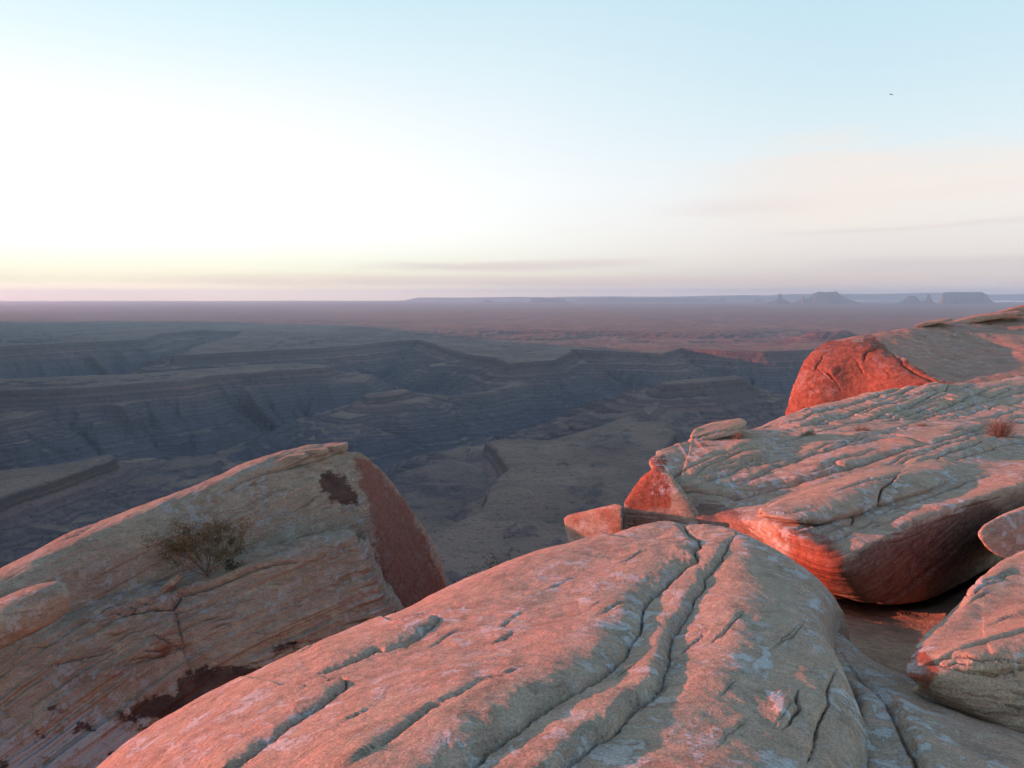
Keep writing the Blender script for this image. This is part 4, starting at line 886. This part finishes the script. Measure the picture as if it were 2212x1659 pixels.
# ------------------------------------------------------------------ plants
def tube(V, Fc, a, b, r0, r1, sides=4):
    a = np.array(a, float); b = np.array(b, float); d = b-a; L = np.linalg.norm(d)+1e-9; d /= L
    u = np.cross(d, [0, 0, 1.]); u = u/np.linalg.norm(u) if np.linalg.norm(u) > .1 else np.array([1., 0, 0]); v = np.cross(d, u)
    s = len(V)
    for c, r in ((a, r0), (b, r1)):
        for k in range(sides):
            t = 2*math.pi*k/sides; V.append(c+u*math.cos(t)*r+v*math.sin(t)*r)
    for k in range(sides): Fc.append((s+k, s+(k+1) % sides, s+sides+(k+1) % sides, s+sides+k))
def branch(V, Fc, tips, p, d, L, r, depth, rng, spread=.55, droop=.0):
    n = 3
    for q in range(n):
        d = d+np.array([rng.gauss(0, .16), rng.gauss(0, .16), rng.gauss(0, .12)-droop]); d /= np.linalg.norm(d)
        e = p+d*L/n; tube(V, Fc, p, e, r, r*.82); p = e; r *= .82
        if depth > 0 and q > 0:
            for _ in range(rng.choice((1, 2))):
                dd = d+np.array([rng.gauss(0, spread), rng.gauss(0, spread), rng.gauss(.1, spread*.7)]); dd /= np.linalg.norm(dd)
                branch(V, Fc, tips, p, dd, L*rng.uniform(.5, .75), r*.7, depth-1, rng, spread, droop)
        if depth <= 1: tips.append((p.copy(), d.copy()))
def leaf_mesh(tips, rng, per, size, spread):
    V = []; Fc = []
    for p, d in tips:
        for _ in range(per):
            c = p+np.array([rng.gauss(0, spread), rng.gauss(0, spread), rng.gauss(0, spread)])
            a = np.array([rng.gauss(0, 1), rng.gauss(0, 1), rng.gauss(.5, 1)]); a /= np.linalg.norm(a)
            b = np.cross(a, [rng.gauss(0, 1), rng.gauss(0, 1), rng.gauss(0, 1)]); b /= (np.linalg.norm(b)+1e-6)
            s = size*rng.uniform(.6, 1.4); k = len(V)
            V += [c-a*s, c+b*s*.35, c+a*s, c-b*s*.35]; Fc.append((k, k+1, k+2, k+3))
    return V, Fc
def shrub(base, hgt, wid, n, depth, label, leafmat, twigmat, per, leaf, seed, name='shrub', lean=(0, 0)):
    rng = random.Random(seed); base = np.array(base, float)
    root = empty(name, tuple(base)); tag(root, label, 'shrub')
    V = []; Fc = []; tips = []
    for q in range(n):
        a = 2*math.pi*q/n+rng.uniform(-.3, .3); t = rng.uniform(.1, 1)*wid/hgt*.9
        d = np.array([math.cos(a)*t+lean[0], math.sin(a)*t*.6+lean[1], 1.]); d /= np.linalg.norm(d)
        branch(V, Fc, tips, np.array([rng.gauss(0, .02), rng.gauss(0, .02), -.03]), d, hgt*rng.uniform(.55, .8), hgt*.016, depth, rng)
    mesh_obj('branches', V, Fc, mat=twigmat, parent=root, smooth=False)
    if per:
        LV, LF = leaf_mesh(tips, rng, per, leaf, leaf*1.6)
        mesh_obj('foliage', LV, LF, mat=leafmat, parent=root, smooth=False)
    return root
shrub(bp(450, 1240, 10.2), 0.66, .75, 13, 3, 'olive green shrub growing in the crack between the left fin and its ledge', M_LEAF, M_TWIG, 9, .014, 5, lean=(-.12, -.1))
shrub(bp(500, 1232, 10.35), .22, .35, 7, 1, 'low dark green plant right beside the foot of the olive shrub', M_DARKLEAF, M_TWIG, 6, .016, 8)
shrub((bp(1066, 1312, 11.6)+np.array([0, .35, -.9])), .95, .9, 12, 3, 'dark shrub half hidden beyond the gap between fin and pink slab', M_LEAF, M_TWIG, 5, .022, 12)
def tuft(px, py, d, h, w, n, label, seed, twig=M_DRYTWIG):
    rng = random.Random(seed); base = bp(px, py, d)
    root = empty('dry_tuft', tuple(base)); tag(root, label, 'dry shrub')
    V = []; Fc = []; tips = []
    for q in range(n):
        a = rng.uniform(0, 2*math.pi); t = abs(rng.gauss(0, .7))*w/h
        dr = np.array([math.cos(a)*t, math.sin(a)*t*.6, 1.]); dr /= np.linalg.norm(dr)
        branch(V, Fc, tips, np.array([rng.gauss(0, w*.12), rng.gauss(0, w*.08), -.03]), dr, h*rng.uniform(.5, .9), .0055, 1, rng, .5)
    mesh_obj('twigs', V, Fc, mat=twig, parent=root, smooth=False)
tuft(2158, 947, 14.4, .38, .42, 150, 'roundest tallest dry reddish bush near the right edge on the outcrop', 21)
tuft(1748, 940, 14.3, .14, .30, 40, 'low dry tuft at the left end of the row behind the outcrop', 22)
tuft(1862, 934, 14.7, .17, .42, 60, 'wide dry tuft in the middle of the row behind the outcrop', 23)
tuft(1995, 924, 15.4, .14, .42, 50, 'dry tuft at the right end of the row in front of the grooved slab', 24)
tuft(1592, 945, 13.5, .13, .28, 30, 'dry grass under the right end of the perched pale block', 25)
tuft(1518, 967, 13.1, .13, .3, 30, 'dry grass under the left end of the perched pale block', 26)
tuft(1524, 1003, 12.4, .2, .16, 22, 'small dry tuft alone on the left part of the outcrop top', 27)

# ------------------------------------------------------------------ the bird
def bird():
    c = bp(1925, 204, 190.0)
    root = empty('bird', tuple(c)); tag(root, 'tiny dark bird gliding in the blue sky at upper right', 'bird')
    V = []; f = []
    n = 10
    prof = [(-.32, .01), (-.26, .05), (-.1, .085), (.08, .08), (.2, .055), (.27, .05), (.32, .03), (.38, .006)]
    for x, r in prof:
        for k in range(n):
            t = 2*math.pi*k/n; V.append((x*.35+0, x*.94*.4+math.cos(t)*r, math.sin(t)*r)) if False else V.append((math.cos(t)*r, x, math.sin(t)*r))
    for q in range(len(prof)-1):
        for k in range(n): f.append((q*n+k, q*n+(k+1) % n, (q+1)*n+(k+1) % n, (q+1)*n+k))
    body = mesh_obj('body', V, f, mat=M_BIRD, parent=root)
    for s in (-1, 1):
        WV = []; WF = []
        span = [(0.05, .12, .10, 0.02), (.22, .13, .13, .13), (.42, .16, .10, .10), (.60, .12, .03, -.02)]
        for x, yf, yb, z in span:
            WV += [(s*x, yf, z+.012), (s*x, -yb, z), (s*x, -yb*.98, z-.012), (s*x, yf*.98, z-.012)]
        for q in range(3):
            for k in range(4): WF.append((q*4+k, q*4+(k+1) % 4, q*4+4+(k+1) % 4, q*4+4+k))
        mesh_obj('wing', WV, WF, mat=M_BIRD, parent=root, smooth=False)
    root.rotation_euler = (R(6), R(8), R(25))
bird()

# ------------------------------------------------------------------ haze
HAZE = 2.9e-5
def haze():
    m = bpy.data.materials.new('haze'); m.use_nodes = True; nt = m.node_tree
    for n in list(nt.nodes):
        if n.type != 'OUTPUT_MATERIAL': nt.nodes.remove(n)
    v = nt.nodes.new('ShaderNodeVolumePrincipled'); v.inputs['Density'].default_value = HAZE
    v.inputs['Color'].default_value = (.64, .82, 1.0, 1); v.inputs['Anisotropy'].default_value = .75
    out = [n for n in nt.nodes if n.type == 'OUTPUT_MATERIAL'][0]
    nt.links.new(v.outputs[0], out.inputs['Volume'])
    x0, x1, y0, y1, z0, z1 = -95000, 95000, -9000, 70000, -700, 520
    V = [(x, y, z) for z in (z0, z1) for y in (y0, y1) for x in (x0, x1)]
    f = [(0, 2, 3, 1), (4, 5, 7, 6), (0, 1, 5, 4), (2, 6, 7, 3), (0, 4, 6, 2), (1, 3, 7, 5)]
    o = mesh_obj('haze', V, f, mat=m, smooth=False); tag(o, kind='stuff')
haze()
